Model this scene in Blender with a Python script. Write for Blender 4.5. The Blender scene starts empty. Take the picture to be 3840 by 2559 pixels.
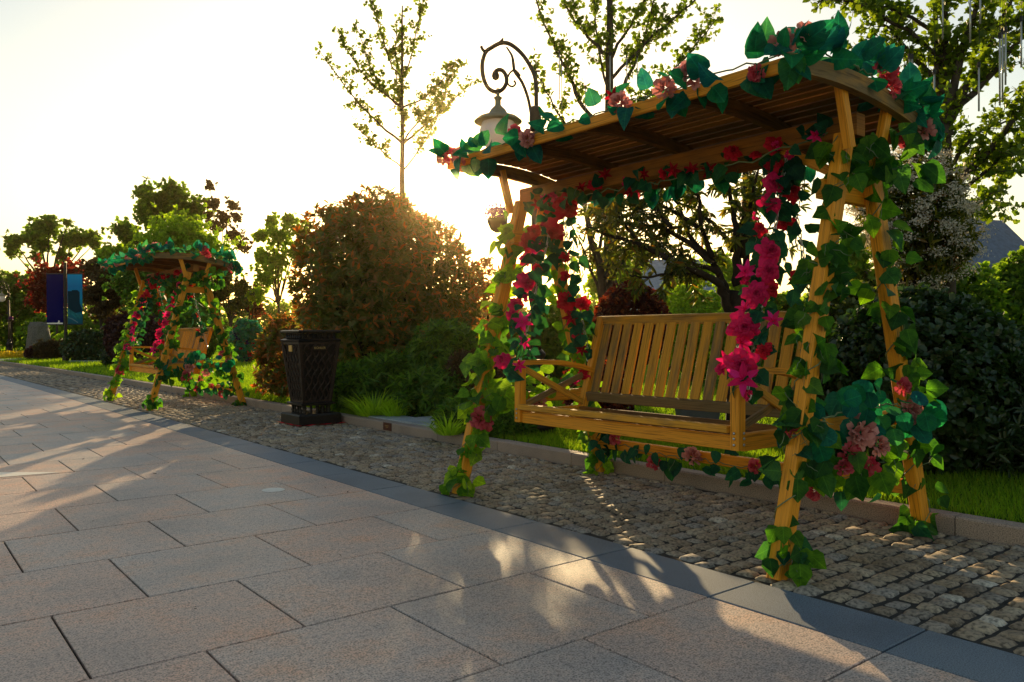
import bpy, math, random
import numpy as np
from mathutils import Vector, Matrix
random.seed(7); RS = np.random.RandomState(11)
SC = bpy.context.scene; COL = SC.collection
R_ = math.radians
# ------------------------------------------------------------------ camera
EYE = 1.05
_p, _r, _y = R_(-0.4755), R_(-0.2389), R_(38.455)
_F = Vector((math.sin(_y)*math.cos(_p), math.cos(_y)*math.cos(_p), math.sin(_p)))
_R0 = Vector((math.cos(_y), -math.sin(_y), 0)); _U0 = _R0.cross(_F)
_R = _R0*math.cos(_r)+_U0*math.sin(_r); _U = -_R0*math.sin(_r)+_U0*math.cos(_r)
cam = bpy.data.objects.new('camera', bpy.data.cameras.new('camera')); COL.objects.link(cam)
cam.matrix_world = Matrix(((_R.x, _U.x, -_F.x, 0), (_R.y, _U.y, -_F.y, 0), (_R.z, _U.z, -_F.z, EYE), (0, 0, 0, 1)))
cam.data.sensor_width = 36; cam.data.lens = 36*3015.33/3840
cam.data.clip_start = 0.05; cam.data.clip_end = 2000
SC.camera = cam
# ------------------------------------------------------------------ sky, sun, exposure
SUN_EL, SUN_AZ = R_(11.3), R_(35.2)           # azimuth from +Y towards +X
SKY_STRENGTH, SUN_STRENGTH, EXPOSURE = 0.10, 4.1, 0.74
w = bpy.data.worlds.new('World'); SC.world = w; w.use_nodes = True
nt = w.node_tree; nt.nodes.clear()
sky = nt.nodes.new('ShaderNodeTexSky'); sky.sky_type = 'NISHITA'; sky.sun_disc = False
sky.sun_elevation = SUN_EL; sky.sun_rotation = SUN_AZ
sky.air_density = 1.2; sky.dust_density = 0.9; sky.ozone_density = 0.0
bg = nt.nodes.new('ShaderNodeBackground'); bg.inputs[1].default_value = SKY_STRENGTH
wo = nt.nodes.new('ShaderNodeOutputWorld')
nt.links.new(sky.outputs[0], bg.inputs[0]); nt.links.new(bg.outputs[0], wo.inputs[0])
sd = Vector((math.sin(SUN_AZ)*math.cos(SUN_EL), math.cos(SUN_AZ)*math.cos(SUN_EL), math.sin(SUN_EL)))
sun = bpy.data.objects.new('sun', bpy.data.lights.new('sun', 'SUN')); COL.objects.link(sun)
sun.data.energy = SUN_STRENGTH; sun.data.angle = R_(0.5); sun.data.color = (1.0, 0.72, 0.37)
sun.rotation_euler = sd.to_track_quat('Z', 'Y').to_euler(); sun.location = sd*60
SC.view_settings.view_transform = 'Standard'; SC.view_settings.look = 'None'
SC.view_settings.exposure = EXPOSURE; SC.view_settings.gamma = 1
SC.cycles.max_bounces = 8; SC.cycles.transmission_bounces = 6; SC.cycles.transparent_max_bounces = 6
SC.cycles.volume_bounces = 0
SC.cycles.sample_clamp_indirect = 6
SC.cycles.use_denoising = True; SC.cycles.denoising_prefilter = 'ACCURATE'; SC.cycles.denoising_input_passes = 'RGB_ALBEDO_NORMAL'

# ------------------------------------------------------------------ helpers
FPX = 3015.33/3840*2353
def at(u, d, z=0.0):
    """ground place seen at picture column u and distance d ahead"""
    k = (u-1176.5)/FPX
    f = Vector((math.sin(_y), math.cos(_y), 0))
    q = (f + _R0*k)*d
    return Vector((q.x, q.y, z))
def zat(v, d): return EYE + (772-v)/FPX*d
def bend(y): return -0.6*(max(0, y-10)/27)**2
def thing(name, label, cat, loc=(0, 0, 0), group=None, kind=None):
    o = bpy.data.objects.new(name, None); COL.objects.link(o); o.location = loc
    o.empty_display_size = 0.2
    return tag(o, label, cat, group, kind)
def tag(o, label=None, cat=None, group=None, kind=None):
    if label: o['label'] = label
    if cat: o['category'] = cat
    if group: o['group'] = group
    if kind: o['kind'] = kind
    return o
def wl(o):
    v = Vector((0, 0, 0))
    while o: v += o.location; o = o.parent
    return v
def copy_tree(o, off=Vector((0, 0, 0)), parent=None):
    c = o.copy(); COL.objects.link(c)
    if parent is None: c.location = o.location + off
    else: c.parent = parent
    for ch in list(o.children): copy_tree(ch, off, c)
    return c
def unit(v):
    v = np.asarray(v, float); return v/np.maximum(np.linalg.norm(v, axis=-1, keepdims=True), 1e-9)

class MB:
    """collects shapes into one mesh"""
    def __init__(s): s.v = []; s.f = []; s.uv = []; s.r = []; s.m = []; s.mi = 0
    def face(s, idx, uv=None, r=0.5):
        s.f.append(idx); s.uv.append(uv if uv else [(0, 0)]*len(idx)); s.r.append(r); s.m.append(s.mi)
    def bar(s, a, b, wd, ht, up=(0, 0, 1), ch=0.004, r=None):
        a, b = Vector(a), Vector(b); d = (b-a); L = d.length; d.normalize()
        up = Vector(up); x = d.cross(up)
        if x.length < 1e-4: x = d.cross(Vector((1, 0, 0)))
        x.normalize(); y = x.cross(d)
        hw, hh = wd/2, ht/2; c = min(ch, hw*.6, hh*.6)
        sec = [(-hw+c, -hh), (hw-c, -hh), (hw, -hh+c), (hw, hh-c), (hw-c, hh), (-hw+c, hh), (-hw, hh-c), (-hw, -hh+c)]
        r = random.random() if r is None else r
        n0 = len(s.v); u0 = random.random()*50; v0 = random.random()*50
        for p in (a, b):
            for (i, j) in sec: s.v.append(tuple(p + x*i + y*j))
        per = 0
        for k in range(8):
            k2 = (k+1) % 8
            l = math.dist(sec[k], sec[k2])
            s.face([n0+k, n0+k2, n0+8+k2, n0+8+k], [(u0, v0+per), (u0, v0+per+l), (u0+L, v0+per+l), (u0+L, v0+per)], r)
            per += l
        e = [(u0+q[0]*.3, v0+q[1]) for q in sec]
        s.face([n0+k for k in reversed(range(8))], list(reversed(e)), r); s.face([n0+8+k for k in range(8)], e, r)
    def box(s, lo, hi, ch=0.004, r=None):
        a = ((lo[0]+hi[0])/2, lo[1], (lo[2]+hi[2])/2); b = (a[0], hi[1], a[2])
        s.bar(a, b, hi[0]-lo[0], hi[2]-lo[2], (0, 0, 1), ch, r)
    def tube(s, pts, rad, n=6, r=0.5, cap=True):
        pts = [Vector(p) for p in pts]
        if not hasattr(rad, '__len__'): rad = [rad]*len(pts)
        n0 = len(s.v); ref = Vector((0.31, 0.52, 0.8)); L = 0
        for i, p in enumerate(pts):
            t = (pts[min(i+1, len(pts)-1)]-pts[max(i-1, 0)])
            t = t.normalized() if t.length > 1e-9 else Vector((0, 0, 1))
            x = t.cross(ref)
            if x.length < 1e-3: x = t.cross(Vector((1, 0, 0)))
            x.normalize(); y = t.cross(x)
            ref = y if False else ref
            for k in range(n):
                a = 2*math.pi*k/n; s.v.append(tuple(p + (x*math.cos(a)+y*math.sin(a))*rad[i]))
        for i in range(len(pts)-1):
            l = (pts[i+1]-pts[i]).length
            for k in range(n):
                k2 = (k+1) % n
                s.face([n0+i*n+k, n0+i*n+k2, n0+(i+1)*n+k2, n0+(i+1)*n+k],
                       [(L, k/n), (L, (k+1)/n), (L+l, (k+1)/n), (L+l, k/n)], r)
            L += l
        if cap:
            s.face([n0+k for k in reversed(range(n))], None, r)
            s.face([n0+(len(pts)-1)*n+k for k in range(n)], None, r)
    def lathe(s, c, prof, n=20, r=0.5, sq=False, rot=0):
        """prof: list of (radius, z); sq makes it square"""
        n = 4 if sq else n; n0 = len(s.v); c = Vector(c)
        for (rr, z) in prof:
            for k in range(n):
                a = 2*math.pi*(k+(.5 if sq else 0))/n + rot
                q = rr*(math.sqrt(2) if sq else 1)
                s.v.append((c.x+q*math.cos(a), c.y+q*math.sin(a), c.z+z))
        for i in range(len(prof)-1):
            for k in range(n):
                k2 = (k+1) % n
                s.face([n0+i*n+k, n0+i*n+k2, n0+(i+1)*n+k2, n0+(i+1)*n+k], None, r)
        s.face([n0+k for k in reversed(range(n))], None, r)
        s.face([n0+(len(prof)-1)*n+k for k in range(n)], None, r)
    def grid(s, G, r=0.5):
        """G: rows of points"""
        n0 = len(s.v); nr, nc = len(G), len(G[0])
        for row in G:
            for p in row: s.v.append(tuple(p))
        for i in range(nr-1):
            for j in range(nc-1):
                s.face([n0+i*nc+j, n0+i*nc+j+1, n0+(i+1)*nc+j+1, n0+(i+1)*nc+j],
                       [(j/(nc-1), i/(nr-1)), ((j+1)/(nc-1), i/(nr-1)), ((j+1)/(nc-1), (i+1)/(nr-1)), (j/(nc-1), (i+1)/(nr-1))], r)
    def build(s, name, mat, parent=None, smooth=False, origin=None):
        off = wl(parent) if parent else Vector(origin) if origin is not None else Vector((0, 0, 0))
        me = bpy.data.meshes.new(name)
        V = np.array(s.v, float) - np.array(off)
        me.from_pydata(V.tolist(), [], s.f)
        uvl = me.uv_layers.new(name='UVMap')
        uvl.data.foreach_set('uv', np.array([c for f in s.uv for c in f], np.float32).ravel())
        at_ = me.attributes.new('rnd', 'FLOAT', 'FACE'); at_.data.foreach_set('value', np.array(s.r, np.float32))
        mats = mat if isinstance(mat, (list, tuple)) else [mat]
        for m in mats: me.materials.append(m)
        me.polygons.foreach_set('material_index', np.array(s.m, np.int32))
        if smooth: me.polygons.foreach_set('use_smooth', np.ones(len(s.f), bool))
        me.update()
        o = bpy.data.objects.new(name, me); COL.objects.link(o)
        if parent: o.parent = parent
        elif origin is not None: o.location = origin
        return o

# ---- leaves: one template placed many times into one mesh
def _half(ws, ys, fold=.18, droop=.25):
    V = []
    for wd, y in zip(ws, ys):
        z = -droop*y*y
        V += [(-wd, y, z+fold*wd), (0, y, z), (wd, y, z+fold*wd)]
    Fq = []
    for i in range(len(ws)-1):
        a = 3*i; Fq += [(a, a+1, a+4, a+3), (a+1, a+2, a+5, a+4)]
    return np.array(V), np.array(Fq)
T_HEART = _half([.06, .36, .43, .38, .25, .01], [-.02, .05, .25, .5, .75, 1.0], .22, .28)
T_ROUND = _half([.05, .36, .48, .46, .3, .03], [0, .1, .35, .62, .86, .97], .15, .22)
T_IVY = _half([.16, .44, .46, .50, .36, .24, .02], [-.06, .05, .22, .40, .58, .74, 1.0], .16, .25)
T_DIAM = (np.array([(0, 0, 0), (.3, .45, .08), (0, 1, -.06), (-.3, .45, .08)]), np.array([(0, 1, 2, 3)]))
T_OVAL = (np.array([(0, 0, 0), (-.17, .3, .06), (.17, .3, .06), (-.15, .68, .03), (.15, .68, .03), (0, 1, -.12)]), np.array([(0, 5, 3, 1), (0, 2, 4, 5)]))
T_LANCE = (np.array([(0, 0, 0), (-.12, .3, .04), (.12, .3, .04), (-.10, .68, .0), (.10, .68, .0), (0, 1, -.18)]), np.array([(0, 5, 3, 1), (0, 2, 4, 5)]))
T_FAN = (np.array([(0, 0, 0), (.5, .62, .05), (.2, .92, 0), (0, .8, -.03), (-.2, .92, 0), (-.5, .62, .05)]), np.array([(0, 1, 2, 3), (0, 3, 4, 5)]))
T_ROUND6 = (np.array([(0, 0, 0), (-.34, .25, .07), (.34, .25, .07), (-.3, .72, .04), (.3, .72, .04), (0, 1, -.1)]), np.array([(0, 5, 3, 1), (0, 2, 4, 5)]))
T_BLADE = (np.array([(-.05, 0, 0), (.05, 0, 0), (.035, .55, -.08), (-.035, .55, -.08), (.004, 1, -.38), (-.004, 1, -.38)]), np.array([(0, 1, 2, 3), (3, 2, 4, 5)]))
def leaf_object(name, mat, parent, pos, axis, nrm, size, tmpl, rnd=None, origin=None, smooth=False, curl=None):
    pos = np.asarray(pos, float); N = len(pos)
    ax = unit(axis); nr = np.asarray(nrm, float)
    sd_ = np.cross(ax, nr); bad = np.linalg.norm(sd_, axis=1) < 1e-4
    sd_[bad] = np.cross(ax[bad], np.array([.3, .9, .2])); sd_ = unit(sd_); nr = np.cross(sd_, ax)
    tv, tf = tmpl; k = len(tv)
    size = np.broadcast_to(np.asarray(size, float), (N,))
    V = pos[:, None, :] + size[:, None, None]*(tv[None, :, 0:1]*sd_[:, None, :] + tv[None, :, 1:2]*ax[:, None, :] + tv[None, :, 2:3]*(1 if curl is None else np.asarray(curl)[:, None, None])*nr[:, None, :])
    off = wl(parent) if parent else Vector(origin) if origin is not None else Vector((0, 0, 0))
    V = V.reshape(-1, 3) - np.array(off)
    Fq = (tf[None] + (np.arange(N)*k)[:, None, None]).reshape(-1)
    nf = len(tf)*N
    me = bpy.data.meshes.new(name)
    me.vertices.add(len(V)); me.vertices.foreach_set('co', V.astype(np.float32).ravel())
    me.loops.add(len(Fq)); me.loops.foreach_set('vertex_index', Fq.astype(np.int32))
    me.polygons.add(nf); me.polygons.foreach_set('loop_start', np.arange(0, nf*4, 4, dtype=np.int32))
    me.update(calc_edges=True)
    if curl is not None:
        uvl = me.uv_layers.new(name='UVMap'); uvl.data.foreach_set('uv', np.tile(tv[tf.reshape(-1), :2], (N, 1)).astype(np.float32).ravel())
    rnd = RS.rand(N) if rnd is None else np.asarray(rnd, float)
    a = me.attributes.new('rnd', 'FLOAT', 'FACE'); a.data.foreach_set('value', np.repeat(rnd, len(tf)).astype(np.float32))
    if smooth: me.polygons.foreach_set('use_smooth', np.ones(nf, bool))
    for m in (mat if isinstance(mat, (list, tuple)) else [mat]): me.materials.append(m)
    o = bpy.data.objects.new(name, me); COL.objects.link(o)
    if parent: o.parent = parent
    elif origin is not None: o.location = origin
    return o
def rdir(n): return unit(RS.randn(n, 3))
def shoots(P, D, n, spread=.9, jit=.25, along=0.0):
    """n leaves around each shoot P pointing D -> positions, axes, normals"""
    P, D = np.asarray(P), unit(D); N = len(P)
    a = unit(np.cross(D, rdir(N))); b = np.cross(D, a)
    t = RS.rand(N, n)*2*math.pi; sp = spread*(.5+RS.rand(N, n))
    c, s_ = np.cos(t)[..., None], np.sin(t)[..., None]
    rad = a[:, None]*c + b[:, None]*s_
    ax = D[:, None]*np.cos(sp)[..., None] + rad*np.sin(sp)[..., None]
    nr = D[:, None]*np.sin(sp)[..., None] - rad*np.cos(sp)[..., None]
    ps = P[:, None] - D[:, None]*(along*RS.rand(N, n))[..., None]
    ax = ax + jit*RS.randn(N, n, 3); nr = nr + jit*RS.randn(N, n, 3)
    return ps.reshape(-1, 3), ax.reshape(-1, 3), nr.reshape(-1, 3)

# ------------------------------------------------------------------ materials
def mat(name):
    m = bpy.data.materials.new(name); m.use_nodes = True
    n = m.node_tree; n.nodes.clear(); o = n.nodes.new('ShaderNodeOutputMaterial')
    return m, n, o
def N(n, t, **k):
    x = n.nodes.new(t)
    for a, v in k.items(): setattr(x, a, v)
    return x
def ramp(n, cols, stops=None):
    r = N(n, 'ShaderNodeValToRGB'); e = r.color_ramp.elements
    stops = stops or [i/max(1, len(cols)-1) for i in range(len(cols))]
    e[0].position, e[0].color = stops[0], (*cols[0], 1)
    e[1].position, e[1].color = stops[-1], (*cols[-1], 1)
    for s_, c in zip(stops[1:-1], cols[1:-1]): e.new(s_).color = (*c, 1)
    return r
def plain(name, col, rough=.6, metal=0.0, noise=.0, nscale=20, spec=.4, bump=0.0):
    m, n, o = mat(name); b = N(n, 'ShaderNodeBsdfPrincipled')
    b.inputs['Roughness'].default_value = rough; b.inputs['Metallic'].default_value = metal
    b.inputs['Specular IOR Level'].default_value = spec
    tc = N(n, 'ShaderNodeTexCoord'); no = N(n, 'ShaderNodeTexNoise'); no.inputs['Scale'].default_value = nscale; no.inputs['Detail'].default_value = 6
    n.links.new(tc.outputs['Object'], no.inputs['Vector'])
    lo = tuple(c*(1-noise) for c in col); hi = tuple(min(1, c*(1+noise)) for c in col)
    r = ramp(n, [lo, hi], [.3, .7]); n.links.new(no.outputs[0], r.inputs[0]); n.links.new(r.outputs[0], b.inputs['Base Color'])
    if bump:
        bp = N(n, 'ShaderNodeBump'); bp.inputs['Strength'].default_value = bump; bp.inputs['Distance'].default_value = .01
        n.links.new(no.outputs[0], bp.inputs['Height']); n.links.new(bp.outputs[0], b.inputs['Normal'])
    n.links.new(b.outputs[0], o.inputs[0]); return m
def leafmat(name, cols, trans=.5, tboost=(1.9, 2.0, .8), rough=.42, spec=.35, stops=None, silk=False):
    m, n, o = mat(name); a = N(n, 'ShaderNodeAttribute', attribute_name='rnd')
    k = 1.0 if silk or 'petal' in name or 'globe' in name or 'blossom' in name else 1.2
    r = ramp(n, [tuple(min(.8, c*k) for c in q) for q in cols], stops); n.links.new(a.outputs['Fac'], r.inputs[0])
    b = N(n, 'ShaderNodeBsdfPrincipled'); b.inputs['Roughness'].default_value = rough; b.inputs['Specular IOR Level'].default_value = spec
    t = N(n, 'ShaderNodeBsdfTranslucent'); mx = N(n, 'ShaderNodeMixShader'); mx.inputs[0].default_value = trans
    g = N(n, 'ShaderNodeVectorMath', operation='MULTIPLY'); g.inputs[1].default_value = tboost
    n.links.new(r.outputs[0], b.inputs['Base Color']); n.links.new(r.outputs[0], g.inputs[0]); n.links.new(g.outputs[0], t.inputs[0])
    if silk:
        uv = N(n, 'ShaderNodeUVMap'); uv.uv_map = 'UVMap'; sp = N(n, 'ShaderNodeSeparateXYZ'); n.links.new(uv.outputs[0], sp.inputs[0])
        def mth(op, a_, b2):
            q = N(n, 'ShaderNodeMath', operation=op)
            for i, x in enumerate((a_, b2)):
                if x is None: continue
                if isinstance(x, (int, float)): q.inputs[i].default_value = x
                else: n.links.new(x, q.inputs[i])
            return q.outputs[0]
        ax = mth('ABSOLUTE', sp.outputs['X'], None)
        mid = mth('LESS_THAN', ax, .018)
        ph = mth('FRACT', mth('MULTIPLY', mth('SUBTRACT', sp.outputs['Y'], mth('MULTIPLY', ax, .75)), 6.5), None)
        side = mth('LESS_THAN', mth('ABSOLUTE', mth('SUBTRACT', ph, .5), None), .055)
        vn = mth('MAXIMUM', mid, mth('MULTIPLY', side, .6))
        tc = N(n, 'ShaderNodeTexCoord'); no = N(n, 'ShaderNodeTexNoise'); no.inputs['Scale'].default_value = 34; no.inputs['Detail'].default_value = 4; n.links.new(tc.outputs['Object'], no.inputs['Vector'])
        mo = ramp(n, [(.55, .6, .7), (1, 1, 1), (1.35, 1.2, .8)], [.32, .5, .68]); n.links.new(no.outputs[0], mo.inputs[0])
        m1 = N(n, 'ShaderNodeMix', data_type='RGBA', blend_type='MULTIPLY'); m1.inputs['Factor'].default_value = .9; n.links.new(r.outputs[0], m1.inputs['A']); n.links.new(mo.outputs[0], m1.inputs['B'])
        m2 = N(n, 'ShaderNodeMix', data_type='RGBA', blend_type='MULTIPLY'); n.links.new(vn, m2.inputs['Factor']); n.links.new(m1.outputs['Result'], m2.inputs['A']); m2.inputs['B'].default_value = (1.7, 1.6, 1.5, 1)
        n.links.new(m2.outputs['Result'], b.inputs['Base Color']); n.links.new(m2.outputs['Result'], g.inputs[0])
    n.links.new(b.outputs[0], mx.inputs[1]); n.links.new(t.outputs[0], mx.inputs[2]); n.links.new(mx.outputs[0], o.inputs[0])
    return m
def woodmat(name, fresh, old, oldness=.5, rough=.55):
    m, n, o = mat(name); b = N(n, 'ShaderNodeBsdfPrincipled'); b.inputs['Roughness'].default_value = rough; b.inputs['Specular IOR Level'].default_value = .3
    uv = N(n, 'ShaderNodeUVMap'); uv.uv_map = 'UVMap'
    a = N(n, 'ShaderNodeAttribute', attribute_name='rnd')
    mp = N(n, 'ShaderNodeMapping'); mp.inputs['Scale'].default_value = (4.0, 150, 1); n.links.new(uv.outputs[0], mp.inputs[0])
    gr = N(n, 'ShaderNodeTexNoise'); gr.inputs['Scale'].default_value = 1.0; gr.inputs['Detail'].default_value = 8; gr.inputs['Distortion'].default_value = .6
    n.links.new(mp.outputs[0], gr.inputs['Vector'])
    mp2 = N(n, 'ShaderNodeMapping'); mp2.inputs['Scale'].default_value = (5, 16, 1); n.links.new(uv.outputs[0], mp2.inputs[0])
    pt = N(n, 'ShaderNodeTexNoise'); pt.inputs['Scale'].default_value = 1.0; pt.inputs['Detail'].default_value = 5
    n.links.new(mp2.outputs[0], pt.inputs['Vector'])
    # weathering = per board tone + patches
    ad = N(n, 'ShaderNodeMath', operation='ADD'); n.links.new(a.outputs['Fac'], ad.inputs[0]); n.links.new(pt.outputs[0], ad.inputs[1])
    mr = N(n, 'ShaderNodeMapRange'); mr.inputs['From Min'].default_value = 1.45-oldness; mr.inputs['From Max'].default_value = 1.85-oldness
    n.links.new(ad.outputs[0], mr.inputs[0])
    mix = N(n, 'ShaderNodeMix', data_type='RGBA'); mix.inputs['A'].default_value = (*fresh, 1); mix.inputs['B'].default_value = (*old, 1)
    n.links.new(mr.outputs[0], mix.inputs['Factor'])
    gm = ramp(n, [(.30, .26, .22), (.92, .91, .90), (1.15, 1.12, 1.08)], [.30, .46, .68]); n.links.new(gr.outputs[0], gm.inputs[0])
    ml = N(n, 'ShaderNodeMix', data_type='RGBA', blend_type='MULTIPLY'); ml.inputs['Factor'].default_value = .85
    n.links.new(mix.outputs['Result'], ml.inputs['A']); n.links.new(gm.outputs[0], ml.inputs['B'])
    n.links.new(ml.outputs['Result'], b.inputs['Base Color'])
    bp = N(n, 'ShaderNodeBump'); bp.inputs['Strength'].default_value = .35; bp.inputs['Distance'].default_value = .004
    n.links.new(gr.outputs[0], bp.inputs['Height']); n.links.new(bp.outputs[0], b.inputs['Normal'])
    n.links.new(b.outputs[0], o.inputs[0]); return m
def stonemat(name, cols, speck=180, speckd=.5, rough=.65, spec=.4, patch=1.6, patchcol=None, bump=.15, hue=0.0):
    """cols picked per stone by rnd, with fine speckle and broad stains"""
    m, n, o = mat(name); b = N(n, 'ShaderNodeBsdfPrincipled'); b.inputs['Roughness'].default_value = rough; b.inputs['Specular IOR Level'].default_value = spec
    tc = N(n, 'ShaderNodeTexCoord'); a = N(n, 'ShaderNodeAttribute', attribute_name='rnd')
    r = ramp(n, cols); n.links.new(a.outputs['Fac'], r.inputs[0])
    s1 = N(n, 'ShaderNodeTexNoise'); s1.inputs['Scale'].default_value = speck; s1.inputs['Detail'].default_value = 3; n.links.new(tc.outputs['Object'], s1.inputs['Vector'])
    lo = 1-speckd
    r1 = ramp(n, [(lo*.8, lo*.8, lo*.8), (.98, .97, .96), (1.25, 1.22, 1.18)], [.34, .5, .66]); n.links.new(s1.outputs[0], r1.inputs[0])
    m1 = N(n, 'ShaderNodeMix', data_type='RGBA', blend_type='MULTIPLY'); m1.inputs['Factor'].default_value = 1
    n.links.new(r.outputs[0], m1.inputs['A']); n.links.new(r1.outputs[0], m1.inputs['B'])
    s2 = N(n, 'ShaderNodeTexNoise'); s2.inputs['Scale'].default_value = patch; s2.inputs['Detail'].default_value = 7; s2.inputs['Roughness'].default_value = .62; n.links.new(tc.outputs['Object'], s2.inputs['Vector'])
    pc = patchcol or (.72, .72, .74)
    r2 = ramp(n, [pc, (1, 1, 1), (1.1, 1.06, 1.0)], [.33, .52, .7]); n.links.new(s2.outputs[0], r2.inputs[0])
    m2 = N(n, 'ShaderNodeMix', data_type='RGBA', blend_type='MULTIPLY'); m2.inputs['Factor'].default_value = .9
    n.links.new(m1.outputs['Result'], m2.inputs['A']); n.links.new(r2.outputs[0], m2.inputs['B'])
    last = m2.outputs['Result']
    if hue:
        s3 = N(n, 'ShaderNodeTexNoise'); s3.inputs['Scale'].default_value = 2.6; s3.inputs['Detail'].default_value = 8; s3.inputs['Roughness'].default_value = .7; n.links.new(tc.outputs['Object'], s3.inputs['Vector'])
        r3 = ramp(n, [(.88, .98, 1.06), (1, 1, 1), (1.12, .93, .80)], [.36, .5, .64]); n.links.new(s3.outputs[0], r3.inputs[0])
        s4 = N(n, 'ShaderNodeTexNoise'); s4.inputs['Scale'].default_value = 48; s4.inputs['Detail'].default_value = 5; n.links.new(tc.outputs['Object'], s4.inputs['Vector'])
        r4 = ramp(n, [(.60, .60, .62), (1, 1, 1), (1.18, 1.15, 1.12)], [.36, .47, .68]); n.links.new(s4.outputs[0], r4.inputs[0])
        for q, f in ((r3, hue), (r4, .7)):
            mm = N(n, 'ShaderNodeMix', data_type='RGBA', blend_type='MULTIPLY'); mm.inputs['Factor'].default_value = f
            n.links.new(last, mm.inputs['A']); n.links.new(q.outputs[0], mm.inputs['B']); last = mm.outputs['Result']
    n.links.new(last, b.inputs['Base Color'])
    rr = N(n, 'ShaderNodeMapRange'); rr.inputs['To Min'].default_value = rough-.12; rr.inputs['To Max'].default_value = rough+.12; n.links.new(s2.outputs[0], rr.inputs[0]); n.links.new(rr.outputs[0], b.inputs['Roughness'])
    bp = N(n, 'ShaderNodeBump'); bp.inputs['Strength'].default_value = bump; bp.inputs['Distance'].default_value = .004
    n.links.new(s1.outputs[0], bp.inputs['Height']); n.links.new(bp.outputs[0], b.inputs['Normal'])
    n.links.new(b.outputs[0], o.inputs[0]); return m

M = {}
M['granite'] = stonemat('pink_granite', [(.61, .425, .345), (.61, .45, .375), (.58, .455, .395), (.53, .455, .415), (.62, .43, .345)], 150, .6, .55, .42, 1.3, (.70, .69, .70), .0, .9)
M['band'] = stonemat('blue_grey_stone', [(.15, .19, .24), (.18, .22, .265), (.16, .195, .235)], 220, .35, .62, .3)
M['cobble'] = stonemat('cobble_stone', [(.27, .20, .135), (.38, .295, .205), (.34, .26, .175), (.30, .27, .24), (.42, .33, .225), (.56, .50, .41)], 60, .5, .75, .3, 3.0, (.55, .5, .45), .6)
M['kerb'] = stonemat('kerb_granite', [(.34, .25, .20), (.38, .29, .24), (.32, .25, .21)], 170, .45, .7, .3)
M['slab'] = stonemat('grey_slab', [(.34, .38, .42), (.40, .44, .47)], 90, .3, .5, .4)
M['rock'] = stonemat('rock', [(.12, .115, .105), (.16, .155, .14)], 40, .5, .85, .2, 3, bump=.6)
M['mortar'] = plain('dark_joint', (.035, .03, .025), .95, noise=.4, nscale=40)
M['soil'] = plain('lawn_soil', (.07, .13, .014), .95, noise=.45, nscale=5, spec=0)
M['wood'] = woodmat('orange_wood', (.78, .31, .018), (.42, .19, .04), .3)
M['woodold'] = woodmat('weathered_wood', (.68, .31, .025), (.21, .135, .055), .62, .65)
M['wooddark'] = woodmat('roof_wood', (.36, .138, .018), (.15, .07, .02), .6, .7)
M['iron'] = plain('dark_iron', (.018, .015, .014), .42, .3, .3, 30, .35)
M['brownmetal'] = plain('brown_painted_metal', (.030, .017, .012), .5, .1, .25, 18, .3)
M['steel'] = plain('steel', (.55, .56, .58), .28, 1.0, .1, 30)
M['gold'] = plain('gold_letter', (.55, .36, .12), .4, .6)
M['bronze'] = plain('lamp_bronze', (.075, .05, .03), .5, .4, .25, 25)
M['shade'] = plain('lamp_shade', (.30, .26, .16), .45, .2, .15, 12)
M['globe'] = leafmat('lamp_globe', [(.80, .79, .88), (.80, .79, .88)], .4, (1, 1, 1.05), .25)
M['blue'] = plain('navy_banner', (.003, .005, .085), .9, 0, .1, 20, .05)
M['printblue'] = None
M['greyplastic'] = plain('grey_plastic', (.10, .115, .135), .45, 0, .1, 20)
M['redcloth'] = plain('red_cloth', (.55, .012, .02), .8, 0, .3, 30)
M['tube'] = plain('clear_tube', (.45, .45, .43), .2, .3, .1)
M['white'] = plain('off_white', (.78, .74, .66), .7, 0, .08, 40)
M['plaque'] = plain('brown_plaque', (.10, .03, .015), .5, .2, .3, 40)
M['bark'] = plain('bark', (.060, .048, .036), .9, 0, .45, 14, .2, .5)
M['barkdark'] = plain('bark_dark', (.030, .022, .016), .9, 0, .4, 20, .2, .4)
M['twig'] = plain('twig', (.055, .04, .025), .9, 0, .3, 20, .2)
M['vine'] = plain('vine', (.15, .20, .09), .6, 0, .3, 40)
M['ginkgo'] = leafmat('ginkgo_leaf', [(.05, .095, .008), (.085, .135, .012), (.12, .17, .015), (.07, .11, .01)], .6, (2.3, 2.2, .8))
M['photinia'] = leafmat('photinia_leaf', [(.05, .095, .015), (.10, .13, .025), (.16, .115, .045), (.20, .10, .04), (.32, .12, .02)], .52, (2.6, 1.9, .9), .34, .5)
M['evergreen'] = leafmat('evergreen_leaf', [(.018, .04, .008), (.03, .06, .01), (.06, .085, .012), (.10, .12, .014)], .42, (2.4, 2.2, .7), .34, .5)
M['multi'] = leafmat('stranvaesia_leaf', [(.022, .04, .008), (.04, .065, .01), (.08, .10, .012), (.12, .12, .014), (.16, .06, .01)], .5, (2.4, 2.1, .7), .36, .45, [0, .3, .6, .92, 1])
M['darkshrub'] = leafmat('dark_shrub_leaf', [(.011, .03, .009), (.02, .048, .014), (.032, .065, .018), (.045, .07, .028)], .3, (1.8, 2, .8), .34, .5)
M['azalea'] = leafmat('azalea_leaf', [(.03, .075, .015), (.07, .155, .02), (.125, .23, .028)], .45, (2, 2, .7), .45)
M['lime'] = leafmat('lime_leaf', [(.18, .30, .02), (.26, .40, .025), (.33, .45, .03)], .5, (2, 1.9, .6), .5)
M['fargreen'] = leafmat('far_leaf', [(.05, .11, .014), (.09, .165, .02), (.145, .22, .025)], .64, (2.2, 2.1, .7), .55)
M['farlime'] = leafmat('far_lime_leaf', [(.11, .20, .017), (.17, .27, .022), (.24, .34, .03)], .64, (2.1, 2, .6), .55)
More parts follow.
